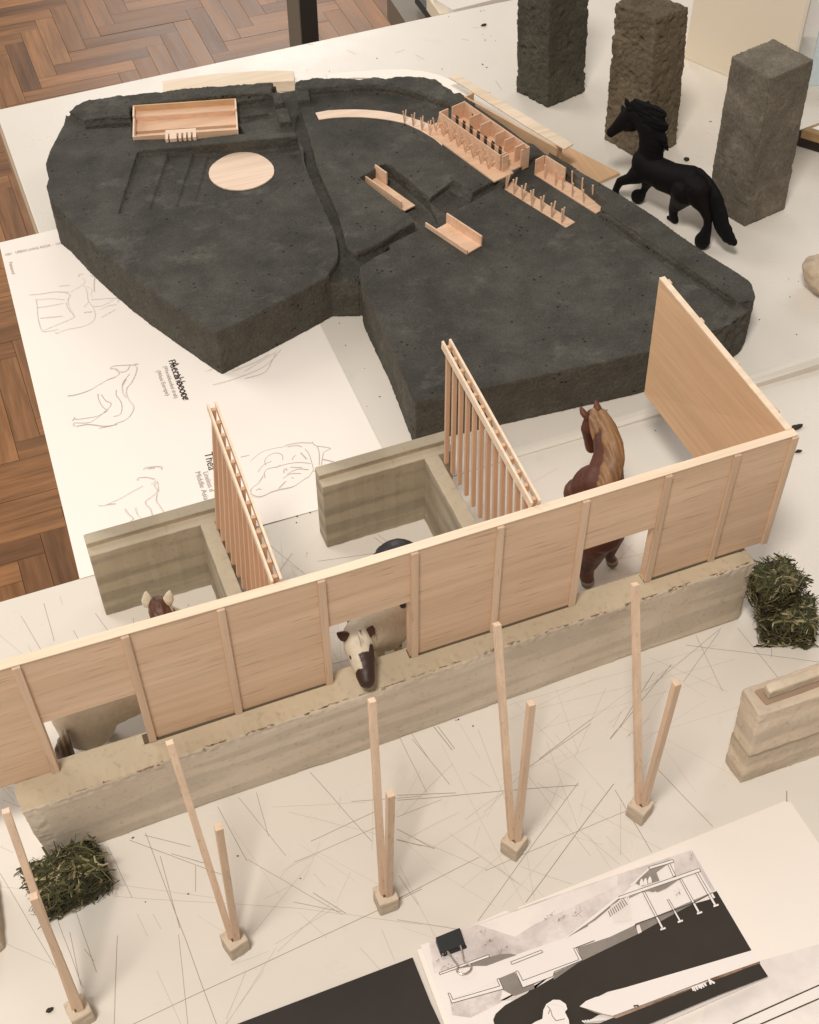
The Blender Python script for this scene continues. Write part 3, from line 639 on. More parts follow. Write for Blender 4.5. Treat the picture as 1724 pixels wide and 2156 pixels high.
# disc
dc = PP(C(270, 320, 3.448, [(775, 310), (800, 250), (880, 185), (980, 145), (1080, 138), (1180, 155), (1260, 200), (1305, 255), (1310, 310), (1270, 365), (1190, 410), (1090, 440), (1000, 448), (900, 435), (820, 395), (780, 350)]), RZ-.0105)
ctr = sum(dc, Vector())/len(dc); rx = sum((p-ctr).length for p in dc)/len(dc)
t = thing('disc', (ctr.x, ctr.y, RZ-.012), 'round pale wooden disc lying in the sunken court of the dark concrete model', 'wooden disc')
dpx = C(270, 320, 3.448, [(775, 310), (783, 272), (806, 240), (845, 208), (890, 180), (935, 160), (985, 146), (1030, 140), (1080, 138), (1130, 143), (1175, 153), (1218, 173), (1256, 198), (1286, 226), (1305, 255), (1311, 285), (1308, 318), (1292, 345), (1265, 368), (1230, 392), (1190, 412), (1140, 430), (1090, 441), (1045, 447), (1000, 448), (950, 444), (900, 434), (858, 416), (822, 394), (796, 368), (780, 340)])
ring = []
for q in dpx:
    zq = RZ-.010
    for _ in range(12):
        p = P(q[0], q[1], zq); zq = .5*zq+.5*(COURT(p.x, p.y)+.0009)
    ring.append(p)
gd = G(); gd.loft([[Vector((p.x, p.y, COURT(p.x, p.y)-.0012)) for p in ring], [Vector((p.x, p.y, COURT(p.x, p.y)+.0009)) for p in ring]])
part('round_plate', gd, WPL, t, bevel=.0002)
# curved veneer walk + posts
def vpost(parent, base, ta, tb, zb, h, wd=.0011):
    """a pair of tiny rods from one foot"""
    for q in (ta, tb):
        part('rod', G().bar(base+Vector((0, 0, zb)), Vector((q.x, q.y, zb+h)), wd, n=8, rot=.1, w2=wd*.95), WM, parent)
D5z = lambda *p: C(740, 150, 4.31, p)
cw = thing('curved_walkway', P(880, 275, RZ), 'curved pale veneer strip with four rod pairs, inlaid in the dark relief', 'wooden strip')
cv = PP(D5z((35, 505), (160, 482), (280, 474), (420, 471), (560, 475), (700, 487), (800, 502), (900, 522), (1000, 552), (1120, 590), (1200, 620), (1265, 650), (1330, 640), (1330, 840), (1250, 770), (1100, 680), (950, 612), (800, 580), (650, 560), (500, 548), (350, 547), (200, 556), (70, 575)), RZ+.0004)
part('veneer', G().prism(cv, RZ-.003, RZ+.0005), WPL, cw)
for bxy, a, b in (((945, 610), (930, 490), (960, 475)), ((1035, 640), (1018, 525), (1048, 505)), ((1122, 685), (1110, 555), (1134, 535)), ((1205, 735), (1188, 590), (1214, 578))):
    B = P(*D5z(bxy)[0], RZ+.0005); z1 = RZ+.0105
    vpost(cw, Vector((B.x, B.y, 0)), P(*D5z(a)[0], z1), P(*D5z(b)[0], z1), RZ+.0004, .0101)
# cabin with rooms
cb = Fr(P(*C(1020, 220, 6.63, [(135, 545)])[0], RZ+.001), P(*C(1020, 220, 6.63, [(1085, 1235)])[0], RZ+.001))
t = thing('rooms_block', cb.w(.03, .01, RZ), 'roofless wooden block of small rooms and V-shaped rods on the dark relief', 'miniature building')
cl = cb.L; CT = RZ+.0145; cf = RZ+.0012
def uv6(x, y, z): return in_frame(cb, P(*C(1020, 220, 6.63, [(x, y)])[0], z)*Vector((1, 1, 1)) - Vector((0, 0, z)))
def uvz(x, y, z):
    p = P(*C(1020, 220, 6.63, [(x, y)])[0], z); p.z = 0; return in_frame(cb, p)
ub, vb = uvz(500, 140, CT); ue, ve = uvz(1605, 830, CT); vback = (vb+ve)/2
vfrontplate = uvz(1010, 1390, cf)[1]; 
fl = G(); fp = [cb.w(-.004, vfrontplate, 0), cb.w(cl+.004, vfrontplate, 0), cb.w(cl+.006, vback*.35, 0), cb.w(cl+.002, vback*.35, 0)]
cb.box(fl, -.006, uvz(1010, 1390, cf)[0], vfrontplate, vback*.30, cf-.0012, cf)
cb.box(fl, ub, ue, vback*.30+.0002, vback, RZ-.003, cf)
part('floor_plate', fl, WM, t)
# front wall with window openings (built as strips around holes)
def wall_holes(u0, u1, v0, v1, z0, z1, holes, hz0, hz1):
    s = G(); c = u0
    for h0, h1 in holes:
        cb.box(s, c, h0, v0, v1, z0, z1); cb.box(s, h0, h1, v0, v1, z0, hz0); cb.box(s, h0, h1, v0, v1, hz1, z1); c = h1
    cb.box(s, c, u1, v0, v1, z0, z1); return s
hs = [(cl*(.105+.127*k), cl*(.105+.127*k)+.0024) for k in range(7)]
part('front_wall', wall_holes(0, cl, 0, .0008, cf, CT, hs, RZ+.0075, RZ+.0105), WM, t)
part('inner_wall', wall_holes(.004, cl-.002, .0100, .0107, cf, RZ+.0100, [(cl*(.10+.118*k), cl*(.10+.118*k)+.0045) for k in range(7)], RZ+.003, RZ+.0098), WM, t)
for k in range(7):
    part('opening_shade', cb.box(G(), cl*(.10+.118*k)+.0006, cl*(.10+.118*k)+.0036, .0101, .0106, RZ+.0031, RZ+.0118), DARKM, t)  # dark plate fills each gap: the opening's shade put into its colour
part('back_wall', wall_holes(ub, ue, vback-.0008, vback, cf, CT, [(ub+.010, ub+.0122)], RZ+.0065, RZ+.0095), WM, t)
part('end_wall', cb.box(G(), 0, .0008, .0008, .0085, cf, CT), WM, t)
part('end_wall', cb.box(G(), cl-.0008, cl, .0008, .0065, cf, CT), WM, t)
part('end_wall', cb.box(G(), cl+.0016, cl+.0024, .0008, .0065, cf, CT), WM, t)
vr = uvz(340, 215, CT)[1]
for k, (xx, yy) in enumerate(((340, 215), (615, 385), (785, 500), (1020, 650), (1165, 740), (1330, 850), (1460, 880))):
    uu, vv = uvz(xx, yy, CT); 
    v1 = vback-.0009 if k < 6 else vback-.0030
    part('partition', cb.box(G(), uu, uu+.0008, vv, v1, cf, CT), WM, t)
part('end_wall', cb.box(G(), ue-.0008, ue, vback-.008, vback-.0009, cf, CT), WM, t)
for k in range(8):
    u = cl*(.03+.125*k); B = cb.w(u, -.0048, 0)
    part('rod', G().bar(B+Vector((0, 0, cf)), cb.w(u-.0012, -.0066, RZ+.0125), .0010, n=8, rot=.1), WM, t)
    part('rod', G().bar(B+Vector((0, 0, cf)), cb.w(u+.0016, -.0026, RZ+.0135), .0010, n=8, rot=.1), WM, t)
    part('brace', G().bar(cb.w(u+.0004, -.0036, RZ+.006), cb.w(u+.002, 0, RZ+.0065), .0007), WM, t)
# strip with rod pairs
D8z = lambda *p: C(1180, 340, 5.747, p)
sz = RZ-.0040
def strip(pts, z): return G().prism(PP(pts, z), z-.0008, z)
t = thing('rod_strip', P(1130, 420, sz), 'narrow wooden strip carrying seven pairs of round rods on the dark relief', 'miniature colonnade', 'colonnade strips on the dark model')
part('strip', strip(D8z((55, 598), (930, 1145), (1055, 1070), (190, 520)), sz), WM, t)
for bxy, a, b in (((115, 610), (130, 425), (170, 408)), ((225, 690), (215, 492), (262, 465)), ((340, 765), (330, 575), (388, 545)), ((470, 850), (452, 640), (490, 625)), ((597, 920), (588, 728), (632, 708)), ((740, 1005), (733, 815), (788, 785)), ((875, 1085), (880, 893), (912, 870))):
    B = P(*D8z(bxy)[0], sz); z1 = sz+.0120
    vpost(t, Vector((B.x, B.y, 0)), P(*D8z(a)[0], z1), P(*D8z(b)[0], z1), sz, .0120, .0014)
t = thing('rod_strip', P(1190, 385, sz), 'wooden strip with an L-shaped wall and single rods, beside the right rim of the relief', 'miniature colonnade', 'colonnade strips on the dark model')
part('strip', strip(D8z((500, 415), (1340, 950), (1495, 860), (640, 330)), sz), WM, t)
sb = Fr(P(*D8z((500, 415))[0], sz), P(*D8z((1340, 950))[0], sz))
def uv8(x, y, z): p = P(*D8z((x, y))[0], z); p.z = 0; return in_frame(sb, p)
wt = sz+.0125; k1 = uv8(660, 160, wt); k2 = uv8(920, 340, wt)
part('back_wall', sb.box(G(), k1[0], k2[0], k1[1]-.0009, k1[1], sz+.00005, wt), WM, t)
part('end_wall', sb.box(G(), 0, .0009, 0, k1[1]-.001, sz+.00005, wt), WM, t)
for bxy, a in (((1015, 715), (1025, 540)), ((1170, 810), (1168, 630)), ((880, 640), (890, 455)), ((785, 575), (797, 385)), ((1015, 540), (1017, 378)), ((1150, 650), (1160, 470)), ((1296, 745), (1298, 568)), ((645, 480), (645, 290))):
    B = P(*D8z(bxy)[0], sz); T_ = P(*D8z(a)[0], sz+.0115)
    part('rod', G().bar(B, T_, .0013, n=8, rot=.1), WM, t)
# two L-profile pieces in the sunken cross
D7z = lambda *p: C(820, 360, 4.789, p)
uz = RZ-.009
u1 = Fr(P(*D7z((180, 330))[0], uz), P(*D7z((665, 678))[0], uz))
t = thing('channel_piece', u1.w(.02, .004, uz), 'wooden channel piece with one short tall wall, in the dark sunken pit', 'wooden channel', 'wooden channel pieces on the dark model')
uw = .0102
part('base', u1.box(G(), 0, u1.L, 0, uw, uz, uz+.0009), WM, t)
part('low_wall', u1.box(G(), -.001, u1.L*.95, -.0010, -.00005, uz, uz+.0075), WM, t)
part('tall_wall', u1.box(G(), .0035, .017, uw-.0004, uw+.0008, uz+.001, uz+.0115), WM, t)
uz = RZ+.0004
u2 = Fr(P(*D7z((925, 850))[0], uz), P(*D7z((1385, 1160))[0], uz))
t = thing('channel_piece', u2.w(.02, .004, uz), 'wooden channel piece with two full-length walls, on the big flat part of the relief', 'wooden channel', 'wooden channel pieces on the dark model')
uw = .0125
part('base', u2.box(G(), .007, u2.L, 0, uw, uz, uz+.0009), WM, t)
part('low_wall', u2.box(G(), -.001, u2.L, -.0012, -.00005, uz, uz+.0035), WM, t)
part('tall_wall', u2.box(G(), .006, u2.L, uw, uw+.0012, uz, uz+.0085), WM, t)

# ------------------------------------------------------------------ loose veneer pieces behind the model
def sheet(name, pts, z0, z1, mat, label, cat, group=None):
    q = PP(pts, z1); c = sum(q, Vector())/len(q)
    t = thing(name, (c.x, c.y, z0), label, cat, group); part('panel', G().prism(q, z0, z1), mat, t, bevel=.0002); return t
sheet('veneer_strip', [(342, 170), (460, 154), (560, 148), (619, 149), (619, 170), (540, 174), (530, 200), (345, 222)], .0004, .010, WP, 'flat pale veneer strip lying behind the left end of the dark model', 'wood sheet')
D2 = lambda *p: C(660, 0, 2.873, p)
sheet('veneer_strip', D2((325, 500), (500, 487), (700, 472), (850, 470), (980, 482), (1100, 510), (1210, 560), (1320, 640), (1260, 720), (1150, 660), (1000, 600), (672, 560), (670, 530), (520, 527), (400, 540), (345, 545)), .016, .0175, plain('white_veneer', (.92, .86, .76, 1), .6), 'white curved veneer strip peeking from behind the dark model', 'wood sheet')
rf = thing('roof_panel', P(1080, 235, 0), 'long pale roof panel on a low wooden wall, leaning behind the rooms block', 'roof panel')
ra_ = PP([(945, 162), (967, 158), (1207, 303), (1188, 314), (1102, 262)], .030)
part('panel', G().prism(ra_, .0290, .0302), WP, rf, bevel=.0002)
rfm = Fr(P(966, 197, .029), P(1172, 312, .029))
part('wall', rfm.box(G(), 0, rfm.L, .0, .0015, .0005, .0288), WI, rf)
part('wall', rfm.box(G(), .006, .0072, .0016, .010, .0005, .0288), WI, rf)
part('wall', rfm.box(G(), rfm.L-.004, rfm.L-.0028, .0016, .010, .0005, .0288), WI, rf)
sheet('veneer_sheet', [(1100, 300), (1190, 305), (1305, 363), (1247, 388), (1160, 352)], .0004, .0030, WI, 'square-ended tan veneer sheet lying between the dark model and the black horse', 'wood sheet')

# ------------------------------------------------------------------ concrete pillars
def pillar(b, tp, h, mat, label, rough, crack=False, ext=None):
    c = sum(b, Vector())/4
    t = thing('concrete_pillar', (c.x, c.y, 0), label, 'pillar', 'rough concrete pillars')
    s = G(); s.loft([[Vector((p.x, p.y, 0)) for p in b], [Vector((p.x, p.y, h)) for p in tp]])
    mid = [(p+q)/2 for p, q in zip(b, tp)]
    def disp(co, n):
        d = noise.noise(co*60)*rough*.45 + noise.noise(co*260)*rough*.55 + noise.noise(co*620)*rough*.45
        d -= max(0, noise.noise(co*150)-.30)*rough*3.5
        if crack:
            e = math.sin(co.z*130)*.0006+math.sin(co.z*47)*.0008
            f0 = b[1]+(tp[1]-b[1])*(co.z/h)
            dd = abs((co.x-f0.x)+e)
            if co.y < f0.y+.012 and dd < .0011 and co.z > h*.2: d -= .0016*(1-dd/.0011)
        return d
    part('block', solid(s, .0009, [mat], 3, disp), mat, t)
def quad(l, f, r): l, f, r = P(*l), P(*f), P(*r); return [l, f, r, l+r-f]
def quadz(l, f, r, z): l, f, r = P(*l, z), P(*f, z), P(*r, z); return [l, f, r, l+r-f]
pillar(quad((1487, 430), (1567, 478), (1652, 441)), quadz((1539, 118), (1624, 165), (1714, 126), .1215), .1215, PIL3, 'smooth grey-brown concrete pillar with a flat top and a vertical crack', .0005, True)
pillar(quad((1271, 293), (1357, 343), (1424, 304)), quadz((1294, 5), (1382, 40), (1451, 15), .1215), .1215, PIL2, 'brown crumbling concrete pillar standing behind the head of the black horse', .0013)
b1 = quad((1087, 193), (1153, 228), (1231, 194)); t1 = [p+Vector((-.012, .004, 0))*.55 for p in b1]
pillar(b1, t1, .135, PIL1, 'dark grey rough concrete pillar, leftmost of the three at the top', .0012)

# ------------------------------------------------------------------ things at the top edge
lg = P(632, -12, -.05)
t = thing('furniture_leg', (lg.x, lg.y, FZ), 'square dark metal furniture leg standing on the parquet beyond the far table', 'furniture leg')
part('post', G().prism([lg+Vector((-.0125, .003, 0)), lg+Vector((-.004, -.010, 0)), lg+Vector((.0150, -.006, 0)), lg+Vector((.008, .010, 0))], FZ, -.03), DARKM, t)
part('side_flange', G().prism([lg+Vector((-.0140, .0025, 0)), lg+Vector((-.0055, -.0108, 0)), lg+Vector((-.0042, -.0102, 0)), lg+Vector((-.0127, .0032, 0))], FZ, -.03), GREYW, t)
t = thing('metal_rail', P(900, 20, -.2), 'beige metal rail of other furniture, crossing the top edge of the picture', 'rail')
part('bar', G().prism(PP(D2((740, -40), (900, -40), (1110, 95), (1080, 200), (900, 200)), -.14), -.17, -.14), GREYW, t)
part('dark_edge', G().prism(PP(D2((960, -40), (1110, 100), (1120, 180), (1100, 180), (930, -40)), -.125), -.135, -.125), DARKM, t)
t = thing('side_table', P(1100, -10, -.3), 'pale table corner adjoining the far table at the top of the picture', 'table')
part('tabletop', G().prism(PP(D2((1060, -60), (1010, -30), (1100, 96), (1180, 84), (1700, -60)), -.006), -.02, -.006), CREAM, t)
part('white_board', G().prism(PP(D2((1050, -60), (1060, -10), (1190, 66), (1700, -62)), -.0015), -.0058, -.0015), CREAM2, t)
# white box / canvas at the top right
f0 = P(1440, 122); f1 = P(1655, 214)
t = thing('white_box', ((f0.x+f1.x)/2, (f0.y+f1.y)/2, 0), 'tall cream cardboard box standing behind the right pillar', 'box')
d = (f1-f0).normalized(); nrm = Vector((-d.y, d.x, 0))
part('front_face', G().prism([f0, f1, f1+nrm*.002, f0+nrm*.002], 0.0003, .34), CREAM, t)
f2 = f1+Vector((.07, .085, 0))
e = (f2-f1).normalized(); en = Vector((-e.y, e.x, 0))
part('side_face', G().prism([f1+e*.0003, f2, f2+en*.002, f1+en*.0022+e*.0003], 0.0003, .34), CREAM2, t)
t = thing('dark_case', P(1760, 310), 'dark flat case at the right edge, under the gilt frame', 'case')
q = [P(1672, 306), P(1800, 345), P(1900, 300), P(1775, 268)]
part('case', G().prism(q, .0003, .014), plain('case_brown', (.05, .035, .028, 1), .5), t, bevel=.0006)
t = thing('picture_frame', P(1760, 300, .014), 'gilt picture frame lying on the dark case at the right edge', 'picture frame')
fz = .0143
fq = PP([(1688, 272), (1800, 306), (1900, 262), (1790, 232)], .022)
part('frame', G().prism(fq, fz, .022), GOLD, t, bevel=.0008)
part('mount', G().prism([fq[0]*.9+fq[2]*.1, fq[1]*.9+fq[3]*.1, fq[2]*.9+fq[0]*.1, fq[3]*.9+fq[1]*.1], .0222, .0228), plain('mount_white', (.85, .8, .74, 1), .4), t)
t = thing('acrylic_sheet', P(1780, 150), 'pale bluish sheet standing at the right edge behind the cracked pillar', 'sheet')
q0 = P(1700, 213); q1 = P(1860, 200)
part('panel', G().prism([q0+Vector((.012, .02, 0)), q1+Vector((0, .02, 0)), q1+Vector((0, .022, 0)), q0+Vector((.012, .022, 0))], .0003, .3), GLASSY, t)
def rock(name, c, r, sc, mat, label, cat, seed, rg=.25):
    s = G(); bm = bmesh.new(); bmesh.ops.create_icosphere(bm, subdivisions=4, radius=r)
    for v in bm.verts:
        k = 1+noise.noise(v.co/r*1.1+Vector((seed, 0, 0)))*rg+noise.noise(v.co/r*3.5+Vector((seed, 3, 0)))*rg*.3
        v.co = Vector((v.co.x*sc[0], v.co.y*sc[1], v.co.z*sc[2]))*k
    mz = min(v.co.z for v in bm.verts)
    for v in bm.verts: v.co += Vector((c.x, c.y, -mz+.0002))
    me = bpy.data.meshes.new(name); bm.to_mesh(me); bm.free(); me.polygons.foreach_set('use_smooth', [True]*len(me.polygons))
    t = thing(name, (c.x, c.y, 0), label, cat); part('lump', me, mat, t); return t
rock('plaster_rock', P(1745, 605), .022, (1.0, .8, .62), ROCK, 'beige lump of rock cut off by the right edge of the picture', 'rock', 3)

# ------------------------------------------------------------------ stable model: plinth, wooden wall, side walls, slatted partitions
PH = .0506
pl = thing('stable_plinth', (.15, .372, 0), 'long low cast stone plinth carrying the wooden stable wall', 'plinth')
s = G()
prof = [(.3588, 0), (.3590, .015), (.3592, .030), (.3594, PH-.0005), (.3600, PH), (.3812, PH), (.3815, .0), ]
rings = []
for x in [-.0535+.3965*k/24 for k in range(25)]:
    rings.append([Vector((x, y+(.0015*math.sin(x*31)*.35 if y < .37 else 0)+(.0055*(x+.05)/.4 if y < .37 else 0), z)) for y, z in prof])
rings[0] = [v+Vector((.004*math.sin(v.z*95), 0, 0)) for v in rings[0]]
s.loft(rings)
def pdisp(co, n):
    d = noise.noise(co*25)*.0004+noise.noise(co*400)*.00007
    e = max(abs(n.x), abs(n.y))
    if co.z > PH-.004 and co.y < .368: d += noise.noise(Vector((co.x*420, co.y*120, co.z*200)))*.0007-.0001
    if co.x < -.048 or co.x > .338: d += noise.noise(co*120)*.0007+noise.noise(co*500)*.0003
    return d
part('block', solid(s, .0009, [PLI], 1, pdisp), PLI, pl)
part('gap_shade', G().box(.006, .1035, .3740, .3796, PH-.0004, PH+.00030), plain('gap_shade_first', (.10, .075, .045, 1), .9), pl)  # dark strips at the panel foot: shadow of the gap painted as colour
part('gap_shade', G().box(.1450, .2390, .3740, .3796, PH-.0004, PH+.00030), plain('gap_shade_line', (.10, .075, .045, 1), .9), pl)
part('gap_shade', G().box(.2800, .3420, .3740, .3796, PH-.0004, PH+.00030), bpy.data.materials['gap_shade_line'], pl)

ce = G(); rr_ = random.Random(9)
for k in range(230):
    x = rr_.uniform(-.050, .340); 
    if noise.noise(Vector((x*60, 0, 0))) < -.12: continue
    y0_ = .3600+.0055*(x+.05)/.4+rr_.gauss(.0001, .00035)+.0004*math.sin(x*31)*.35; L_ = rr_.uniform(.0005, .0035); w_ = rr_.uniform(.00015, .0006)
    ce.prism([(x-L_/2, y0_), (x-L_*.2, y0_-w_/2), (x+L_*.3, y0_-w_*.4), (x+L_/2, y0_+w_*.1), (x+L_*.1, y0_+w_/2), (x-L_*.3, y0_+w_*.4)], PH-.0006, PH+.00022)
part('chipped_edge', ce, plain('edge_chip', (.30, .21, .13, 1), .9), pl, kind='stuff')

wl = thing('stable_front_wall', (.15, .377, PH), 'long balsa stable wall with battens and three low openings, on the stone plinth', 'model wall')
Y0, Y1 = .3752, .3796
def ztop(x): return .1385-.0045*min(1, max(0, (x+.04)/.15))
def facade():
    xs = [-.13, -.0352, .0100, .1036, .1455, .2384, .2800, .3557]
    low = [0, 1, 0, 1, 0, 1, 0]
    s = G(); hz = [0, .0915, 0, .0965, 0, .0945, 0]
    pts = [(-.13, PH+.0004)]
    for i in range(7):
        z = hz[i] if low[i] else PH+.0004
        pts += [(xs[i], z), (xs[i+1], z)]
    o = []
    for p in pts[1:]:
        if not o or p != o[-1]: o.append(p)
    top = [(x, ztop(x)) for x in (.3557, .25, .15, .11, .07, .03, 0, -.04, -.13)]
    poly = o+top; n = len(poly)
    vs = [(x, Y0, z) for x, z in poly]+[(x, Y1, z) for x, z in poly]
    s.add(vs, [list(range(n)), list(range(n, 2*n))[::-1]]+[[i, (i+1) % n, n+(i+1) % n, n+i] for i in range(n)])
    return s
part('panel', facade(), WX, wl)
WTOP = wood('lit_top_wood', (.84, .64, .46, 1), (.92, .76, .58, 1), (.62, .42, .28, 1), 0, streak_amt=.35)  # paler than the panel wood: light on the tops is put into the colour
cap = G()
for a, b in zip((-.13, -.04, 0, .03, .07, .11, .25), (-.04, 0, .03, .07, .11, .25, .3557)):
    cap.add([(a, Y0-.0004, ztop(a)+.00005), (b, Y0-.0004, ztop(b)+.00005), (b, Y1+.0001, ztop(b)+.00005), (a, Y1+.0001, ztop(a)+.00005), (a, Y0-.0004, ztop(a)+.0006), (b, Y0-.0004, ztop(b)+.0006), (b, Y1+.0001, ztop(b)+.0006), (a, Y1+.0001, ztop(a)+.0006)],
            [[0, 1, 2, 3], [4, 5, 6, 7], [0, 1, 5, 4], [1, 2, 6, 5], [2, 3, 7, 6], [3, 0, 4, 7]])
part('top_edge', cap, WTOP, wl)
for i, x in enumerate((-.0392, .0085, .0522, .0999, .1460, .1900, .2352, .2803, .3190, .3522)):
    zb = PH+.0002 if i not in (0,) else PH-.0002
    part('batten', G().box(x, x+.0037, Y0-.0016, Y0-.00005, zb, ztop(x)-.0003), WZ, wl, bevel=.0002)
# right end panel
rp = G(); X1, X0 = .3550, .3516
vs = [(X0, Y1+.0001, PH+.001), (X1, Y1+.0001, PH+.001), (X1-.0030, .5035, PH+.001), (X0-.0030, .5035, PH+.001), (X0, Y1+.0001, .1340), (X1, Y1+.0001, .1340), (X1-.0075, .5020, .1420), (X0-.0075, .5020, .1420)]
rp.add(vs, [[3, 2, 1, 0], [4, 5, 6, 7], [0, 1, 5, 4], [1, 2, 6, 5], [2, 3, 7, 6], [3, 0, 4, 7]])
part('end_panel', rp, WI, wl)
ct = G(); ct.add([(a[0]+o1, a[1], a[2]+z_) for a in (vs[4], vs[5], vs[6], vs[7]) for z_ in (.00008,) for o1 in (0,)]+[(a[0], a[1], a[2]+.0009) for a in (vs[4], vs[5], vs[6], vs[7])], [[0, 1, 2, 3], [4, 5, 6, 7], [0, 1, 5, 4], [1, 2, 6, 5], [2, 3, 7, 6], [3, 0, 4, 7]])
part('top_edge', ct, WTOP, wl)
for k in (.12, .42, .70, .97):
    y = Y1+k*(.502-Y1); x = X1-.0075*k; zz = .134+.008*k
    part('batten', G().bar((X1-.003*k+.0009, y, PH+.001), (x+.0009, y, zz), .0036, .0016, up=(1, 0, 0)), WZ, wl)

def lwall(x0, xi, xs0, xs1, yb, label, ext, slot=.0035):
    """cast stone L-shaped wall: back strip higher, narrow ledge in front, side wing"""
    t = thing('stone_wall', ((x0+xs1)/2, yb, 0), label, 'model wall', 'cast stone stall walls')
    h = .0572; h2 = .0535
    yc = .4050; ys = yb-.0135; yl = yb-.0075
    rr_ = random.Random(int(x0*9000))
    def prof(xx, wob): return [(xx, ys+wob, .0003), (xx, yb, .0003), (xx, yb, h), (xx, yl, h), (xx, yl+.0001, h2), (xx, ys+wob, h2)]
    s = G(); n_ = 26
    s.loft([[Vector(v) for v in prof(x0+(ext-x0)*k/n_, .0003*math.sin(k*1.7)*rr_.random())] for k in range(n_+1)])
    part('back_wall', s, PLW, t, bevel=.0005)
    s = G()
    rg = []
    for k in range(27):
        y = yc+(ys+.0020-yc)*k/26; w_ = rr_.uniform(-.0002, .0002)
        rg.append([Vector((xs0+w_, y, .0003)), Vector((xs1+w_, y, .0003)), Vector((xs1+w_, y, h2-.0002)), Vector((xs0+w_, y, h2-.0002))])
    s.loft(rg)
    part('side_wall', s, PLW, t, bevel=.0005)
    return t
lwall(.0070, .067, .0690, .0772, .5120, 'L-shaped cast stone wall of the left stall, in front of the sketched horse legs', .094)
lwall(.1412, .204, .2036, .2125, .5135, 'L-shaped cast stone wall of the middle stall, beside the taller slatted partition', .222)

def slatted(xt0, xt1, xb0, xb1, label):
    t = thing('slatted_partition', (xt0, .435, .05), label, 'partition', 'slatted wooden partitions')
    ya, yb = Y1+.0006, .4955; zt = .1345; zb = .0538; w = .0042
    for q in (0, 1):
        part('top_rail', G().bar((xt0+.0006+q*w, ya, zt), (xt1+.0006+q*w, yb, zt+.0078), .0012, .0052), WTOP, t)
    n = 13
    for k in range(n):
        f = (k+.35)/(n-.3); y = ya+(yb-ya)*f; xt = xt0+(xt1-xt0)*f+.0006+w/2; xb = xb0+(xb1-xb0)*f+.0006+w/2
        part('slat', G().bar((xb, y, zb), (xt, y, zt+.0070*f+.0014), .0022, w-.0020, up=(1, 0, 0)), WSL, t)
    return t
slatted(.0797, .0826, .0782, .0748, 'slatted balsa partition left of the sketched horse head')
slatted(.2100, .2108, .2150, .2112, 'right slatted balsa partition, between the middle stall and the chestnut horse')

# ------------------------------------------------------------------ V posts in the foreground
vb_ = [((163, 2120), (12, 1703), (70, 1883), .2), ((492, 1972), (357, 1559), (460, 1737), .25), ((812, 1880), (783, 1470), (822, 1667), .0), ((1083, 1765), (1046, 1310), (1118, 1476), .55), ((1350, 1690), (1337, 1226), (1425, 1433), .5)]
lab = ['V-shaped balsa sticks crossing in front of the single hay bale, lower left', 'V-shaped pair of balsa sticks in a stone foot, second from the left',
       'V-shaped pair of balsa sticks below the pinto horse, middle of the five', 'V-shaped pair of balsa sticks above the black binder clip', 'V-shaped pair of balsa sticks at the right, near the printed section drawing']
for (b, ta, tb, rot), lb in zip(vb_, lab):
    bz = .0122; B = P(*b, bz); B.z = 0
    t = thing('stick_support', B, lb, 'model column', 'V-shaped stick columns in front of the stable')
    s = G(); hw = .0050
    cr = [B+Matrix.Rotation(rot, 3, 'Z') @ Vector((i*hw, j*hw, 0)) for i, j in ((-1, -1), (1, -1), (1, 1), (-1, 1))]
    s.prism(cr, .0003, bz)
    part('foot', solid(s, .0006, [PLR], 2, lambda co, n: noise.noise(co*300)*.0003), PLR, t)
    hole = [B+(c-B)*.36 for c in cr]
    part('socket', G().prism(hole, bz-.001, bz+.00045), plain('socket_dark', (.12, .08, .05, 1), .9) if 'socket_dark' not in bpy.data.materials else bpy.data.materials['socket_dark'], t)
    for (q, zz, dx) in ((ta, .132, -.0013), (tb, .130, .0013)):
        T_ = P(q[0], q[1]+3, zz)
        foot = B+Vector((dx*.8, .0006 if dx < 0 else -.0008, bz-.0010))
        part('stick', G().bar(foot, T_, .0032, .0032, up=(0, 1, 0)), WZ, t, bevel=.0002)

# ------------------------------------------------------------------ stone block at the right, stone at the left edge
t = thing('profiled_block', (.33, .285, 0), 'pale stone block with stepped sides and grooved top at the right edge', 'stone block')
s = G()
c0 = P(*C(1700, 1560, 6.343, [(350, 1890)])[0]); c1 = P(*C(1700, 1560, 6.343, [(105, 1560)])[0]); depth = .022
zz = .053
tf = P(*C(1700, 1560, 6.343, [(640, 880)])[0], zz); tl = P(*C(1700, 1560, 6.343, [(390, 470)])[0], zz)
lv = [(0, 0), (.010, .10), (.0120, .18), (.021, .50), (.0235, .26), (.033, .48), (.036, .60), (.045, .98), (zz, 1)]
rings = []
for z, k in lv:
    a = c0.lerp(Vector((tf.x, tf.y, 0)), k); b = c1.lerp(Vector((tl.x, tl.y, 0)), k)
    a.z = b.z = z
    rings.append([a, Vector((a.x+.14, a.y-.002, z)), Vector((b.x+.14, b.y+.001, z)), b])
s.loft(rings)
def bdisp(co, n): return noise.noise(co*130)*.0004+noise.noise(co*400)*.0002
part('block', solid(s, .0008, [PLR], 1, bdisp), PLR, t)
ga = P(*C(1700, 1560, 6.343, [(735, 715)])[0], zz)
part('channel', G().prism([(ga.x, ga.y), (ga.x+.13, ga.y-.001), (ga.x+.13, ga.y+.0045), (ga.x+.0, ga.y+.0095), (ga.x-.001, ga.y+.009)], zz-.001, zz+.0005), plain('channel_brown', (.36, .25, .17, 1), .9), t)
bar_a = P(*C(1700, 1560, 6.343, [(740, 510)])[0], zz+.004); bar_b = P(*C(1700, 1560, 6.343, [(1700, 190)])[0], zz+.004)
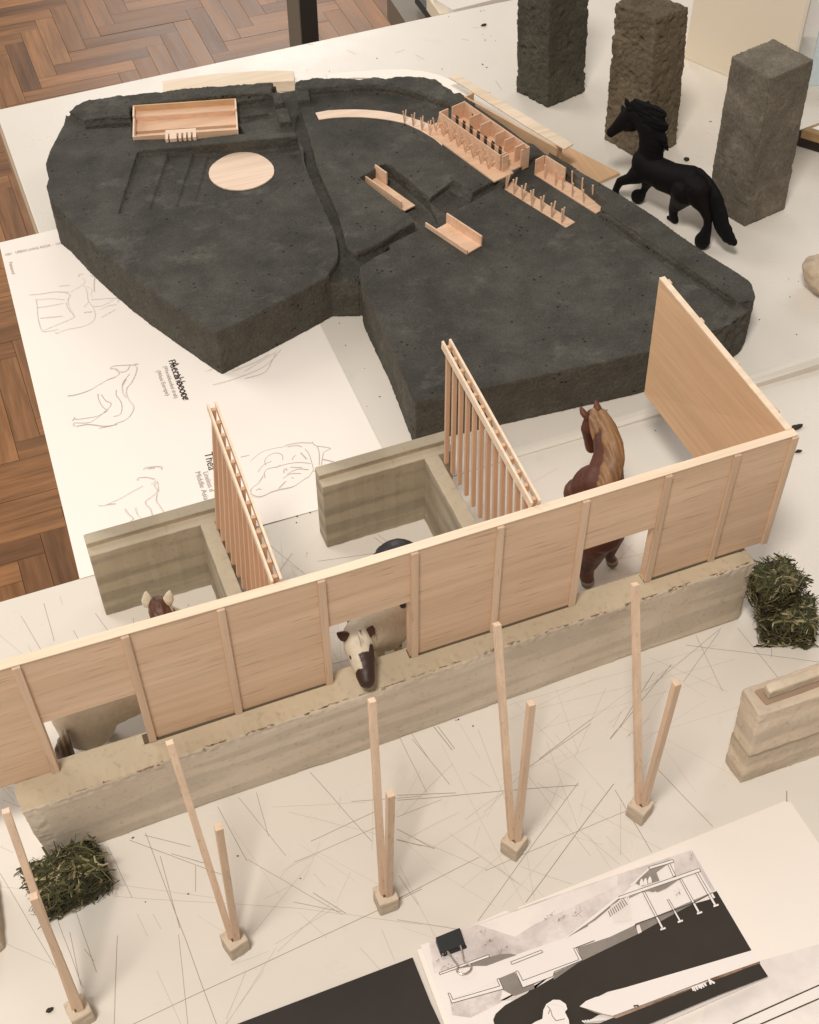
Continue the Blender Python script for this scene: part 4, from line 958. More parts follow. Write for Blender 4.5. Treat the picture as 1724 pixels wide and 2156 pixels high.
sb_ = G(); sb_.bar(bar_a, bar_a+Vector((.12, bar_b.y-bar_a.y, 0)), .0050, .0066)
part('rod', solid(sb_, .0006, [PLR], 1, lambda co, n: noise.noise(co*260)*.0004), PLR, t)
t = thing('stone_fragment', P(-22, 1990), 'sliver of pale stone block at the left edge, below the hay bale', 'stone block')
q = [P(-90, 1850), P(-2, 1866), P(12, 1998), P(-80, 2060)]
part('block', solid(G().prism(q, .0003, .010), .0009, [PLR], 1, lambda co, n: noise.noise(co*200)*.0005), PLR, t)

# ------------------------------------------------------------------ prints in the lower right
zb = .0004
wsheet = [P(1090, 1912), P(1650, 1688), P(1664, 1690), P(1800, 1890), P(1990, 2250), P(1500, 2500), P(1150, 2300)]
t = thing('white_sheet', (.25, .2, 0), 'large white sheet under the section drawing, lower right corner', 'paper')
part('paper', G().prism(wsheet, .0001, .0008), SHEET, t)
lp = G(); lp.open = True
E8 = lambda *p: PP(C(942, 1728, 1.724, p), .0009)
lp.flat(E8((1380, 1207), (1724, 1050), (1724, 1100), (1480, 1207)), .00105, 0)
lp.line(E8((1370, 1207), (1724, 1048)), .0006, .00115, 1); lp.line(E8((1475, 1212), (1724, 1103)), .0006, .00117, 1)
lp.flat(E8((1480, 1215), (1724, 1108), (1724, 1215)), .00100, 2)
lp.flat(E8((1300, 1000), (1724, 880), (1724, 1045), (1370, 1200), (1240, 1200)), .00095, 2)
WASH = plain('grey_wash', (.74, .67, .62, 1), .6, .2, .12, 45)
def wash(name, lo, hi, scale=60, t0=.4, t1=.65):
    m, nt, b = newmat(name, .45, .3); v = coord(nt)
    nt.links.new(ramp(nt, noise_n(nt, v, scale, 7, .68), [(t0, hi), (t1, lo)]), b.inputs['Base Color']); return m
SKYW = wash('mauve_wash', (.46, .39, .37, 1), (.80, .72, .68, 1), 40, .40, .72)
GRYW = wash('grey_ground', (.20, .17, .145, 1), (.34, .30, .26, 1), 30, .3, .7)
FADW = wash('faded_ground', (.50, .43, .40, 1), (.84, .76, .71, 1), 55, .35, .62)
DKW = wash('dark_ground', (.030, .024, .018, 1), (.046, .037, .028, 1), 12, .3, .7)
WW = plain('print_white', (.86, .79, .74, 1), .45, .3)
BRN = wash('brown_horizon', (.16, .08, .045, 1), (.42, .28, .2, 1), 50, .4, .6)
SOFT = wash('soft_wash', (.70, .63, .59, 1), (.87, .79, .73, 1), 26, .42, .75)
part('print', lp, [WW, INK, SOFT], t)
t = thing('section_drawing', (.19, .19, 0), 'printed architectural section drawing on white card, held by the black binder clip', 'drawing')
cz = .0024
card = [P(886, 2000), P(1456, 1782), P(1463, 1786), P(1620, 2052), P(1300, 2200), P(1100, 2320), P(985, 2290)]
card = PP(C(942, 1728, 1.724, [(93, 885), (450, 755), (1190, 490), (1225, 500), (1450, 905), (1520, 1012), (1060, 1215), (700, 1500), (330, 1500)]), cz)
part('card', G().prism(card, .00095, cz), CARD, t)
part('lower_card', G().prism([p+Vector((-.0022, -.0015, 0)) for p in card[:1]]+[card[1]+Vector((0, .002, 0)), card[1]+Vector((.002, 0, 0)), card[-2], card[-1]+Vector((-.003, 0, 0))], .0009, cz-.0005), SHEET, t)
pr_ = G(); pr_.open = True
pk = [cz+.00008]
def ly(f, mi, *pts, conv=lambda p: C(942, 1728, 1.724, p)):
    pr_.flat(PP(conv(list(pts)), pk[0]), pk[0], mi); pk[0] += .000012
def ln(wd, mi, *pts, conv=lambda p: C(942, 1728, 1.724, p)):
    pr_.line(PP(conv(list(pts)), pk[0]), wd, pk[0], mi); pk[0] += .000012
F5 = lambda p: C(1010, 2000, 4.31, p); F6 = lambda p: C(1350, 1990, 3.831, p)
#0 white 1 ink 2 sky 3 grey 4 faded 5 dark 6 brown 7 soft
ly(0, 2, (150, 1000), (130, 870), (280, 815), (620, 690), (900, 595), (1205, 495), (1300, 660), (1100, 720), (900, 690), (700, 850), (480, 925), (370, 970))
ly(0, 7, (330, 800), (640, 690), (900, 600), (900, 640), (560, 800), (480, 850))
ly(0, 4, (215, 1110), (430, 1065), (420, 1110), (500, 1110), (560, 1050), (640, 1000), (400, 1130), (300, 1180), (225, 1170))
# dark ground
ly(0, 5, (392, 1190), (402, 1165), (440, 1130), (520, 1085), (640, 1015), (750, 950), (980, 840), (1130, 755), (1305, 662), (1448, 905), (1180, 985), (1000, 1040), (860, 1075), (750, 1130), (830, 1165), (760, 1207), (900, 1290), (420, 1290))
# building body white
ly(0, 0, (480, 925), (690, 852), (905, 695), (960, 640), (1025, 570), (1130, 540), (1135, 600), (1235, 580), (1300, 690), (1120, 740), (860, 855), (720, 900), (560, 960), (480, 995), (380, 965))
ly(0, 0, (200, 1075), (180, 1000), (370, 955), (480, 990), (415, 1030), (235, 1100))
ly(0, 0, (470, 985), (735, 890), (752, 945), (640, 985), (520, 1035))
# grey ground bits
ly(0, 3, (735, 895), (870, 850), (975, 800), (1130, 735), (1285, 668), (1303, 664), (1130, 757), (980, 840), (755, 947))
ly(0, 3, (415, 1020), (480, 993), (515, 1055), (560, 1040), (560, 1062), (480, 1092), (430, 1066))
ly(0, 3, (640, 998), (752, 947), (640, 1026))
ly(0, 7, (975, 805), (990, 800), (1000, 830), (985, 838))
# section slabs
def slab(*pts, conv=F5):
    ly(0, 0, *pts, conv=conv); ln(.00028, 1, *(list(pts)+[pts[0]]), conv=conv)
slab((135, 1320), (640, 1135), (650, 1158), (142, 1340))
ly(0, 3, (330, 1275), (650, 1160), (760, 1128), (860, 1125), (930, 1138), (760, 1195), (620, 1250), (500, 1250), (440, 1260), conv=F5)
slab((865, 1210), (1180, 1088), (1195, 1110), (880, 1235))
slab((225, 1530), (245, 1527), (275, 1595), (755, 1455), (725, 1385), (745, 1378), (792, 1485), (265, 1630))
slab((915, 1305), (940, 1300), (990, 1400), (1565, 1185), (1508, 1070), (1530, 1065), (1598, 1190), (1310, 1310), (1300, 1355), (990, 1472))
ln(.0004, 1, (1530, 1065), (1724, 990), conv=F5)
ly(0, 3, (1430, 965), (1500, 900), (1640, 815), (1660, 840), (1540, 905), conv=F5)
ly(0, 0, (1410, 965), (1640, 815), (1645, 822), (1440, 960), conv=F5)
slab((445, 520), (1180, 262), (1195, 290), (455, 545), conv=F6)
ly(0, 3, (0, 880), (160, 760), (230, 710), (445, 520), (460, 545), (235, 735), (160, 780), conv=F6)
ly(0, 0, (0, 865), (440, 515), (455, 530), (225, 720), (10, 870), conv=F6)
ly(0, 3, (600, 400), (720, 260), (900, 220), (790, 300), (820, 375), (660, 425), conv=F6)
slab((720, 250), (940, 182), (950, 205), (730, 272), conv=F6)
ly(0, 0, (550, 415), (720, 262), (725, 275), (565, 422), conv=F6)
slab((893, 222), (912, 218), (968, 332), (945, 338), conv=F6)
ly(0, 3, (520, 545), (660, 480), (720, 470), (760, 480), (860, 430), (1000, 365), (1010, 355), (520, 530), conv=F6)
ly(0, 3, (770, 465), (860, 430), (860, 415), (1000, 362), (880, 445), (800, 480), conv=F6)
slab((1145, 305), (1165, 298), (1335, 590), (1315, 602), conv=F6)
slab((1000, 360), (1018, 360), (1185, 655), (1165, 665), conv=F6)
slab((665, 478), (685, 475), (855, 800), (835, 808), conv=F6)
slab((890, 550), (905, 545), (1015, 738), (997, 745), conv=F6)
for (x, y) in ((1332, 598), (1182, 665), (850, 810), (1007, 742)): ly(0, 0, (x-25, y+2), (x+22, y-14), (x+26, y+2), (x-20, y+18), conv=F6)
for k in range(12): ln(.0006, 7, (380+k*14, 600-k*8), (410+k*14, 760-k*2), conv=F6)
for k in range(9): ln(.0005, 3, (355+k*17, 650-k*14), (375+k*19, 700-k*13), conv=F6)
for x, y in ((655, 400), (690, 392), (730, 378)):
    ly(0, 0, (x-14, y+25), (x-16, y-10), (x-4, y-40), (x+8, y-40), (x+18, y-10), (x+20, y+16), conv=F6)
ln(.0004, 1, (600, 770), (1120, 580), (1270, 500), conv=F6); ln(.0005, 1, (600, 770), (605, 800), conv=F6)
# tree sprays
for cx_, cy_, n_, rr in ((1110, 150, 30, 32), (980, 480, 26, 40), (80, 660, 30, 60), (650, 1000, 0, 0)):
    for k in range(n_):
        a = rnd.uniform(0, 6.28); q = rnd.random()**.5*rr; x, y = cx_+math.cos(a)*q*.7, cy_+math.sin(a)*q*1.1; e_ = rnd.uniform(2, 6)
        ly(0, rnd.choice([2, 2, 3]), (x-e_, y), (x, y-e_), (x+e_, y), (x, y+e_), conv=F6)
for cx_, cy_, n_, rr in ((630, 1000, 22, 50), (780, 1080, 20, 50), (1550, 700, 30, 60), (1390, 750, 18, 45), (250, 1230, 26, 110), (150, 1170, 20, 80), (620, 1620, 0, 90), (1250, 730, 14, 60), (560, 900, 10, 60)):
    for k in range(n_):
        a = rnd.uniform(0, 6.28); q = rnd.random()**.5*rr; x, y = cx_+math.cos(a)*q, cy_-math.cos(a)*q*.6+math.sin(a)*q*.4; e_ = rnd.uniform(3, 9)
        ly(0, rnd.choice([2, 3, 2, 7]), (x-e_, y), (x, y-e_*.7), (x+e_, y-2), (x+1, y+e_*.8), conv=F5)
# pale tree silhouettes and second picture below
H7 = lambda p: C(1300, 2200, 2.685, p)
ly(0, 0, (200, 500), (240, 465), (300, 440), (380, 425), (390, 405), (470, 385), (1300, 142), (1345, 212), (1050, 315), (700, 450), (410, 560), (345, 545), conv=H7)
ly(0, 5, (140, 612), (330, 605), (410, 572), (700, 470), (1050, 330), (1345, 225), (1400, 308), (1100, 420), (640, 612), (300, 700), (100, 700), conv=H7)
ly(0, 6, (1000, 335), (1345, 212), (1350, 222), (1060, 332), conv=H7)
ly(0, 6, (410, 566), (700, 458), (920, 378), (920, 386), (700, 472), (430, 576), conv=H7)
for k in range(10): ln(.0007, 0, (915+k*9, 375-k*3), (925+k*9+(k % 3)*4, 400-k*4+(k % 2)*6), conv=H7)
ln(.0010, 0, (1020, 330), (1060, 352), conv=H7); ln(.0010, 0, (1022, 322), (1035, 360), conv=H7)
ly(0, 5, (540, 492), (575, 488), (578, 506), (566, 498), (556, 498), (552, 508), (545, 500), conv=H7)
ly(0, 3, (225, 512), (345, 545), (320, 548), conv=H7)
for k in range(9): ln(.0007, 0, (215+k*17, 590-k*2), (235+k*17, 602-k*2), conv=H7)
ly(0, 0, (1080, 1845), (1120, 1820), (1190, 1790), (1200, 1700), (1230, 1640), (1300, 1595), (1370, 1598), (1430, 1640), (1445, 1690), (1420, 1720), (1460, 1800), (1470, 1900), (1080, 1900), conv=F5)
ln(.0004, 7, (1230, 1650), (1300, 1640), (1380, 1660), (1420, 1700), conv=F5); ln(.0004, 3, (1275, 1700), (1290, 1760), (1330, 1810), (1420, 1790), conv=F5); ln(.0004, 3, (1240, 1660), (1270, 1690), (1250, 1740), conv=F5)
part('print', pr_, [WW, INK, SKYW, GRYW, FADW, DKW, BRN, SOFT], t)
# clip
bc = thing('binder_clip', P(950, 1990), 'black binder clip with steel wire arms on the corner of the section drawing', 'binder clip')
ca, cb2, cc, cd = PP(F5([(98, 965), (345, 865), (412, 1022), (155, 1118)]), .0065)
s = G(); up = Vector((0, 0, 1))
k0, k1_ = Vector((ca.x, ca.y, 0)), Vector((cb2.x, cb2.y, 0)); m0, m1 = Vector((cd.x, cd.y, 0)), Vector((cc.x, cc.y, 0))
s.loft([[k0+up*.0003, k0+up*.0075, m0+up*.0036, m0+up*.0026], [k1_+up*.0003, k1_+up*.0075, m1+up*.0036, m1+up*.0026]])
part('clamp', s, BIND, bc, bevel=.0004)
tr = G(); tr.bar(m0+up*.0036, m1+up*.0036, .0018, n=10, rot=.1); part('rolled_lip', tr, BIND, bc)
wz = .0046
wp = F5([(215, 1095), (270, 1170), (325, 1250), (315, 1300), (350, 1330), (400, 1330), (450, 1300), (462, 1260), (440, 1235), (390, 1195), (370, 1110), (350, 1035)])
w0 = [P(*q, wz) for q in wp]; wpts = []; s = G()
for i in range(len(w0)-1):
    p0 = w0[max(i-1, 0)]; p1 = w0[i]; p2 = w0[i+1]; p3 = w0[min(i+2, len(w0)-1)]
    for f in (0, .25, .5, .75): wpts.append(.5*((2*p1)+(p2-p0)*f+(2*p0-5*p1+4*p2-p3)*f*f+(3*p1-p0-3*p2+p3)*f*f*f))
wpts.append(w0[-1])
s.tube(wpts, .00048)
part('wire_arm', s, STEEL, bc, smooth=True)
# black board at the bottom
t = thing('black_card', P(700, 2140), 'black card board lying at the bottom edge, left of the section drawing', 'card')
part('board', G().prism(PP(C(0, 1728, 1.724, [(880, 1240), (1686, 934), (1760, 1120), (1900, 1420), (1200, 1700), (600, 1500)]), .0012), .0003, .0012), BLACKCARD, t)

# ------------------------------------------------------------------ hay bales
def bale(c, dims, rot, z0, label, seed, n=620, dark=1.0):
    rr = random.Random(seed); M = Matrix.Rotation(rot, 3, 'Z'); dx, dy, dz = dims
    t = thing('hay_bale', (c.x, c.y, z0), label, 'hay bale', 'small bales of dried grass')
    s = G(); s.prism([c+M @ Vector((i*dx*.42, j*dy*.42, 0)) for i, j in ((-1, -1), (1, -1), (1, 1), (-1, 1))], z0+.0012, z0+dz*.88)
    part('core', solid(s, .0012, [CRUMB], 6, lambda co, nn: noise.noise(co*180)*.0012), plain('bale_core', (.030, .032, .014, 1), .9) if 'bale_core' not in bpy.data.materials else bpy.data.materials['bale_core'], t)
    h = G(); h.open = True
    for k in range(n):
        ax = rr.choice([0, 0, 1, 1, 2, 2, 2]); p = Vector([rr.uniform(-.86, .86), rr.uniform(-.86, .86), rr.uniform(-.9, .86)])
        if ax == 0: p.x = rr.choice([-1, 1])*rr.uniform(.88, 1.02)
        elif ax == 1: p.y = rr.choice([-1, 1])*rr.uniform(.88, 1.02)
        else: p.z = rr.uniform(.85, 1.02)
        q = p.copy()
        m_ = max(abs(p.x), abs(p.y))
        nl = Vector((p.x if ax == 0 else 0, p.y if ax == 1 else 0, p.z if ax == 2 else 0)).normalized()
        dr = Vector((rr.gauss(0, 1), rr.gauss(0, .7), rr.gauss(0, .6))); dr -= nl*dr.dot(nl)*.95; dr.normalize()
        L = rr.uniform(.005, .014); wd = rr.choice([rr.uniform(.0003, .0008), rr.uniform(.0003, .0008), rr.uniform(.0009, .0018)]); sbd = rr.uniform(-.0035, .0035); pos = Vector((p.x*dx/2, p.y*dy/2, (p.z*.5+.5)*dz))
        bend = nl*rr.uniform(-.0002, .0022)+Vector((rr.uniform(-1, 1), rr.uniform(-1, 1), rr.uniform(-1, 1)))*.0015
        sdv = dr.cross(nl); sdv = (sdv.normalized() if sdv.length > 1e-4 else Vector((0, 0, 1)))*wd/2
        tt = rr.random()
        col = (.036, .036, .015) if tt < .42 else (.080, .078, .030) if tt < .78 else (.20, .165, .080) if tt < .93 else (.42, .36, .20)
        kf = rr.uniform(.6, 1.3)*dark; col = tuple(x*kf for x in col)
        pts = []
        for f in (-.5, -.17, .17, .5):
            pt = pos+dr*L*f-bend*(4*f*f)+nl*.0004+sdv.normalized()*sbd*(4*f*f); tw = 1-.5*abs(f)*1.2
            pt = M @ pt; pt += Vector((c.x, c.y, z0)); 
            if pt.z < z0+.0004: pt.z = z0+.0004+rr.random()*.0004
            sd2 = M @ sdv*tw; pts += [pt-sd2, pt+sd2]
        for a in range(3): h.add([pts[2*a], pts[2*a+1], pts[2*a+3], pts[2*a+2]], [[0, 1, 2, 3]], 0, col)
    part('grass_blades', h, HAY, t)
c = P(152, 1872); bale(c, (.037, .024, .021), .12, .0003, 'single dark green hay bale on the table at the left, before the plinth end', 1, 1150)
c = P(1648, 1330); bale(c, (.030, .024, .020), -.45, .0003, 'lower hay bale of the pair leaning at the right end of the plinth', 2, 950)
c2 = P(1628, 1237, .030); bale(Vector((c2.x, c2.y, 0)), (.026, .022, .021), .1, .0205, 'upper hay bale of the pair, with a pale straw across its top', 3, 850)

# ------------------------------------------------------------------ horses
def blobs(s, chain, lat=None, ls=1.0, sub=2):
    """overlapping balls along a chain of (point, radius); lat = sideways axis squeezed by ls"""
    bm = bmesh.new(); bmesh.ops.create_icosphere(bm, subdivisions=sub, radius=1); vs = [v.co.copy() for v in bm.verts]; fs = [[v.index for v in f.verts] for f in bm.faces]; bm.free()
    def ball(c, r):
        o = []
        for v in vs:
            w_ = v*r
            if lat is not None: w_ = w_-lat*(w_.dot(lat)*(1-ls))
            o.append(c+w_)
        s.add(o, fs)
    for (p, r), (q, t) in zip(chain, chain[1:]):
        L = (q-p).length; n = max(1, int(L/(min(r, t)*.30)))
        for k in range(n+1): f = k/n; ball(p.lerp(q, f), r+(t-r)*f)
    if len(chain) == 1: ball(*chain[0])
def cone_ear(s, base, tip, w, fwd):
    d = tip-base; side = d.cross(fwd).normalized()*w/2; f = fwd.normalized()*w*.35
    n = 8; rings = []
    for k, (t, q) in enumerate(((0, .8), (.35, 1), (.7, .65), (.95, .18))):
        rings.append([base+d*t+side*q*math.cos(2*math.pi*i/n)+f*q*math.sin(2*math.pi*i/n) for i in range(n)])
    s.loft(rings)
def strands(pts, dirs, n, L, wd, seed, col0, col1, gravity=.3):
    rr = random.Random(seed); h = G()
    for k in range(n):
        f = rr.random()*(len(pts)-1); i = int(f); f -= i; p = pts[i].lerp(pts[min(i+1, len(pts)-1)], f); d0 = dirs[i].lerp(dirs[min(i+1, len(dirs)-1)], f)
        d = (d0+Vector((rr.gauss(0, .22), rr.gauss(0, .22), rr.gauss(0, .22)))).normalized(); LL = L*rr.uniform(.6, 1.15); w_ = wd*rr.uniform(.6, 1.3)
        kc = rr.random(); col = tuple(a+(b-a)*kc for a, b in zip(col0, col1)); a = p
        for sgm in range(3):
            b = a+d*LL/3; h.bar(a, b, w_*(1-.25*sgm), w_*.6*(1-.25*sgm), w2=w_*(1-.25*(sgm+1)), n=5, rot=.3, col=col); a = b; d = (d+Vector((0, 0, -gravity*.4))).normalized()
    return h
# --- black horse (traced in its own upright mid plane)
gh, gf = P(*C(1400, 200, 4.537, [(1205, 1770)])[0]), P(*C(1400, 200, 4.537, [(520, 1280)])[0])
ax = (gf-gh).normalized(); nn_ = Vector((ax.y, -ax.x, 0))
if nn_.y < 0 and nn_.x < 0: nn_ = -nn_
lat = Vector((ax.y, -ax.x, 0)); lat = lat if lat.dot(Vector((gh.x, gh.y, 0))) < 0 else -lat     # towards the camera
hind0 = gh - lat*.0045; axis = (gf + lat*.0045 - hind0).normalized(); lat = Vector((axis.y, -axis.x, 0)); lat = lat if lat.dot(Vector((gh.x, gh.y, 0))) < 0 else -lat
def hb(x, y, off=0.0):
    return PL(*C(1400, 200, 4.537, [(x, y)])[0], hind0+lat*off, lat)
def hr(r): return r/4.537*.88774*1.06/FP
def ch(lst, off=0.0): 
    o = []
    for q in lst:
        x, y, r = q[:3]; of = q[3] if len(q) > 3 else off
        p = hb(x, y, of); rad = hr(r); p.z = max(p.z, rad*.98); o.append((p, rad))
    return o
bh = thing('toy_horse', (hind0+axis*.03)*Vector((1, 1, 0)) if False else Vector((hind0.x+axis.x*.03, hind0.y+axis.y*.03, 0)), 'black toy horse stepping with a raised foreleg among the pillars', 'toy horse', 'toy horses')
s = G()
blobs(s, ch([(1085, 1030, 150), (1000, 1010, 140), (880, 1000, 152), (760, 960, 165), (640, 900, 168), (600, 850, 160)]), lat, .82, 3)
blobs(s, ch([(1130, 1080, 150), (1180, 1100, 115)]), lat, .85, 3)
blobs(s, ch([(620, 860, 160), (650, 720, 150), (660, 600, 152), (640, 480, 150), (560, 380, 125), (470, 320, 100)]), lat, .55, 3)
blobs(s, ch([(450, 310, 88), (390, 370, 92), (330, 420, 76), (270, 475, 58), (215, 520, 52)]), lat, .62, 3)
blobs(s, ch([(440, 420, 90), (380, 440, 70)]), lat, .6, 2)
blobs(s, ch([(520, 960, 105, .004), (430, 1010, 62, .006), (320, 1045, 50, .007), (285, 1100, 40, .007), (265, 1165, 40, .007), (285, 1210, 44, .007)]), lat, .9)
blobs(s, ch([(620, 1000, 90, -.003), (600, 1090, 48, -.0045), (570, 1150, 36, -.0045), (530, 1195, 66, -.0045), (512, 1205, 80, -.0045)]), lat, .9)
blobs(s, ch([(1020, 1150, 150, .004), (960, 1240, 105, -.004), (895, 1330, 58, -.005), (890, 1420, 46, -.005), (905, 1500, 40, -.005), (885, 1560, 48, -.005), (820, 1545, 25, -.005)]), lat, .85)
blobs(s, ch([(1150, 1120, 150, .004), (1170, 1220, 120, .0045), (1225, 1330, 70, .0045), (1260, 1430, 50, .0045), (1262, 1530, 46, .0045), (1230, 1620, 64, .0045), (1205, 1680, 88, .0045), (1200, 1700, 84, .0045)]), lat, .85)
blobs(s, ch([(900, 1060, 135), (780, 1020, 130)]), lat, .9)
cone_ear(s, hb(405, 235, .002), hb(375, 135, .002), .0052, lat)
cone_ear(s, hb(362, 300, -.001), hb(340, 212, -.001), .0048, lat)
bcol = lambda co, n: (.0065, .0055, .0055) if noise.noise(co*35) < .25 else (.009, .0055, .005)
part('body', solid(s, .00085, [BLACKHIDE], 3, lambda co, n: noise.noise(co*150)*.00025, bcol), BLACKHIDE, bh)
s = G(); blobs(s, ch([(1180, 960, 62), (1270, 1080, 78), (1330, 1220, 100), (1375, 1380, 105), (1415, 1520, 98), (1475, 1630, 84), (1540, 1695, 46)]), lat, .6)
part('tail', solid(s, .0008, [BLACKHIDE], 2, lambda co, n: noise.noise(Vector((co.x*400, co.y*400, co.z*60)))*.0006, lambda c_, n_: (.006, .006, .0065)), BLACKHIDE, bh)
s = G()
for lst in ([(430, 270, 55), (520, 215, 55), (610, 215, 30)], [(520, 260, 70), (620, 260, 60), (720, 270, 40), (800, 310, 24)], [(560, 320, 80), (660, 310, 75), (760, 330, 50), (815, 330, 14)], [(600, 380, 90), (700, 380, 85), (770, 380, 40)], [(640, 440, 90), (740, 430, 75), (800, 470, 40), (828, 465, 16)], [(690, 520, 80), (760, 560, 70), (800, 640, 40), (830, 700, 16)], [(420, 250, 45), (480, 190, 35), (530, 170, 12)], [(560, 240, 40), (620, 200, 25), (640, 220, 14)], [(780, 420, 40), (825, 440, 18)]):
    blobs(s, ch(lst, .0015), lat, .55)
part('mane', solid(s, .0007, [BLACKHIDE], 1, lambda co, n: noise.noise(Vector((co.x*90, co.y*90, co.z*700)))*.0007, lambda c_, n_: (.005, .005, .0055)), BLACKHIDE, bh)

# --- pinto in the middle stall
V_ = Vector
ph = thing('toy_horse', (.14, .41, 0), 'white and brown pinto toy horse reaching its head through the middle opening', 'toy horse', 'toy horses')
mz_ = PL(773, 1432, (0, .3600, 0), (0, 1, 0)); 
def onY(x, y, yy): return PL(x, y, (0, yy, 0), (0, 1, 0))
poll = onY(748, 1338, .3865); mid = onY(762, 1385, .3735); nose = onY(772, 1432, .3625)
s = G(); lx = V_((1, .15, 0)).normalized()
nb = onY(800, 1312, .405); wi = onY(815, 1265, .415)
blobs(s, [(poll, .0066), (poll.lerp(mid, .5), .0075), (mid, .0067), (mid.lerp(nose, .5), .0054), (nose, .0042)], None, 1, 3)
blobs(s, [(poll+V_((0, .001, .0005)), .0060), (poll.lerp(nb, .5), .0110), (nb+V_((.0015, 0, -.002)), .0145), (V_((.1400, .4085, .0475)), .0165), (V_((.144, .416, .046)), .0165)], None, 1, 3)
blobs(s, [(V_((.144, .418, .0435)), .0165), (V_((.150, .427, .0415)), .0160), (V_((.157, .434, .0415)), .0152), (V_((.1645, .440, .0415)), .0152)], None, 1, 3)
for a, b in (((.140, .409), (.139, .402)), ((.149, .412), (.151, .405)), ((.162, .453), (.160, .456)), ((.172, .447), (.173, .448))):
    blobs(s, [(V_((a[0], a[1], .036)), .0072), (V_((a[0], a[1], .026)), .0040), (V_((b[0], b[1], .012)), .0026), (V_((b[0], b[1], .0045)), .0036), (V_((b[0], b[1]-.001, .0035)), .0034)])
def pcol(co, n):
    wht = (.62, .53, .40); brn = (.045, .022, .016); blk = (.018, .016, .018)
    d = (co-nose).length; f = noise.noise(co*160)*.002
    if co.y < .396:
        k = (co-nose).dot((poll-nose).normalized())
        if k < .0040+f+(.0075 if co.x > nose.x-.0005 else 0): return brn
        if (co-(mid+V_((.0062, 0, .002)))).length < .0038+f or (co-(mid+V_((-.0068, 0, .0035)))).length < .0018+f or (co-(poll+V_((-.006, .001, .0015)))).length < .0026: return brn
        return wht
    if co.x < .1285+f and co.y < .415 and co.z > .045: return blk
    if co.y < .420 and co.x < .1520+f*2: return wht
    q = noise.noise(co*38+V_((3, 1, 0)))
    if (co.y > .428 and co.z > .04) or co.x > .1568: return blk
    if q > .28: return blk
    return wht
part('body', solid(s, .0007, [HIDE], 3, lambda co, n: noise.noise(co*V_((350, 350, 120)))*.00018, pcol), HIDE, ph)
DKBR = attrmat('brown_ear', .6, .2); 
for bs_, tp in (((733, 1343), (711, 1333)), ((777, 1338), (783, 1318))):
    s = G(); b_ = onY(*bs_, .3845); t_ = onY(*tp, .3860); cone_ear(s, b_, t_+(t_-b_)*.15, .0062, V_((0, -1, .4)))
    part('ear', solid(s, .0005, [HIDE], 1, None, lambda c_, n_: (.085, .032, .020)), HIDE, ph)
fd = (nose-poll).normalized(); upv = V_((0, -.55, .83))
part('mane', strands([poll+upv*.0088-fd*.002, poll.lerp(nb, .45)+V_((-.0010, -.0065, .0108)), nb+V_((.0005, -.0075, .0130))], [fd, (fd+V_((-.5, 0, .2))).normalized(), V_((-.5, -.6, .2))], 150, .0085, .0011, 5, (.12, .10, .08), (.66, .57, .44), .5), HAY, ph)

# --- chestnut in the right stall
chh = thing('toy_horse', (.285, .43, 0), 'chestnut toy horse with a sandy mane, standing in the right stall', 'toy horse', 'toy horses')
Q = lambda x, y, z: P(*C(1330, 920, 4.145, [(x, y)])[0], z)
s = G()
po = Q(370, 300, .0860); n1 = Q(440, 470, .0830); n2 = Q(470, 640, .0780); n3 = Q(440, 820, .0700); n4 = Q(410, 960, .0640)
blobs(s, [(po, .0060), (n1, .0074), (n2, .0082), (n3, .0100), (n4, .0125), (V_((.281, .440, .057)), .0125)], None, 1, 3)
mz2 = Q(300, 580, .0650); fc = Q(285, 400, .0790)
blobs(s, [(po+V_((-.001, .0015, -.001)), .0062), (fc, .0052), (fc.lerp(mz2, .55), .0042), (mz2, .0036)], None, 1, 3)
blobs(s, [(V_((.283, .442, .057)), .0125), (V_((.280, .430, .057)), .0125), (V_((.276, .420, .056)), .0125), (V_((.2735, .4120, .054)), .0120)], None, 1, 3)
ha = P(*C(1330, 920, 4.145, [(495, 1740)])[0]); hb2 = P(*C(1330, 920, 4.145, [(255, 1940)])[0])
blobs(s, [(V_((.284, .424, .048)), .0085), (V_((ha.x-.0020, ha.y-.002, .030)), .0055), (V_((ha.x-.0035, ha.y-.001, .013)), .0032), (V_((ha.x-.001, ha.y, .006)), .0032), (V_((ha.x, ha.y-.0005, .0036)), .0038)])
blobs(s, [(V_((.271, .414, .045)), .0105), (V_((hb2.x-.001, hb2.y, .028)), .0078), (V_((hb2.x-.0015, hb2.y+.002, .016)), .0056), (V_((hb2.x-.0005, hb2.y+.001, .0075)), .0042), (V_((hb2.x, hb2.y, .004)), .0042)])
for x, y in ((.279, .455), (.292, .458)): blobs(s, [(V_((x, y-.005, .045)), .009), (V_((x, y, .025)), .0045), (V_((x, y+.001, .012)), .0028), (V_((x, y+.001, .0038)), .0038)])
def ccol(co, n):
    if co.z < .0065: return (.30, .24, .18) if co.z > .0045 else (.16, .14, .12)
    k = .75+.5*noise.noise(co*60); return (.115*k+.02, .040*k+.006, .022*k+.004)
part('body', solid(s, .0007, [HIDE], 3, lambda co, n: noise.noise(co*160)*.00025, ccol), HIDE, chh)
for b_, t_, zz_ in (((255, 300), (190, 172), .0880), ((375, 250), (342, 112), .0900)):
    s = G(); cone_ear(s, Q(*b_, zz_), Q(*t_, zz_+.006), .0074, V_((-1, .5, 0)))
    part('ear', solid(s, .0005, [HIDE], 1, None, lambda c_, n_: (.13, .045, .025)), HIDE, chh)
s = G()
mo = V_((.0022, -.0030, .0022))
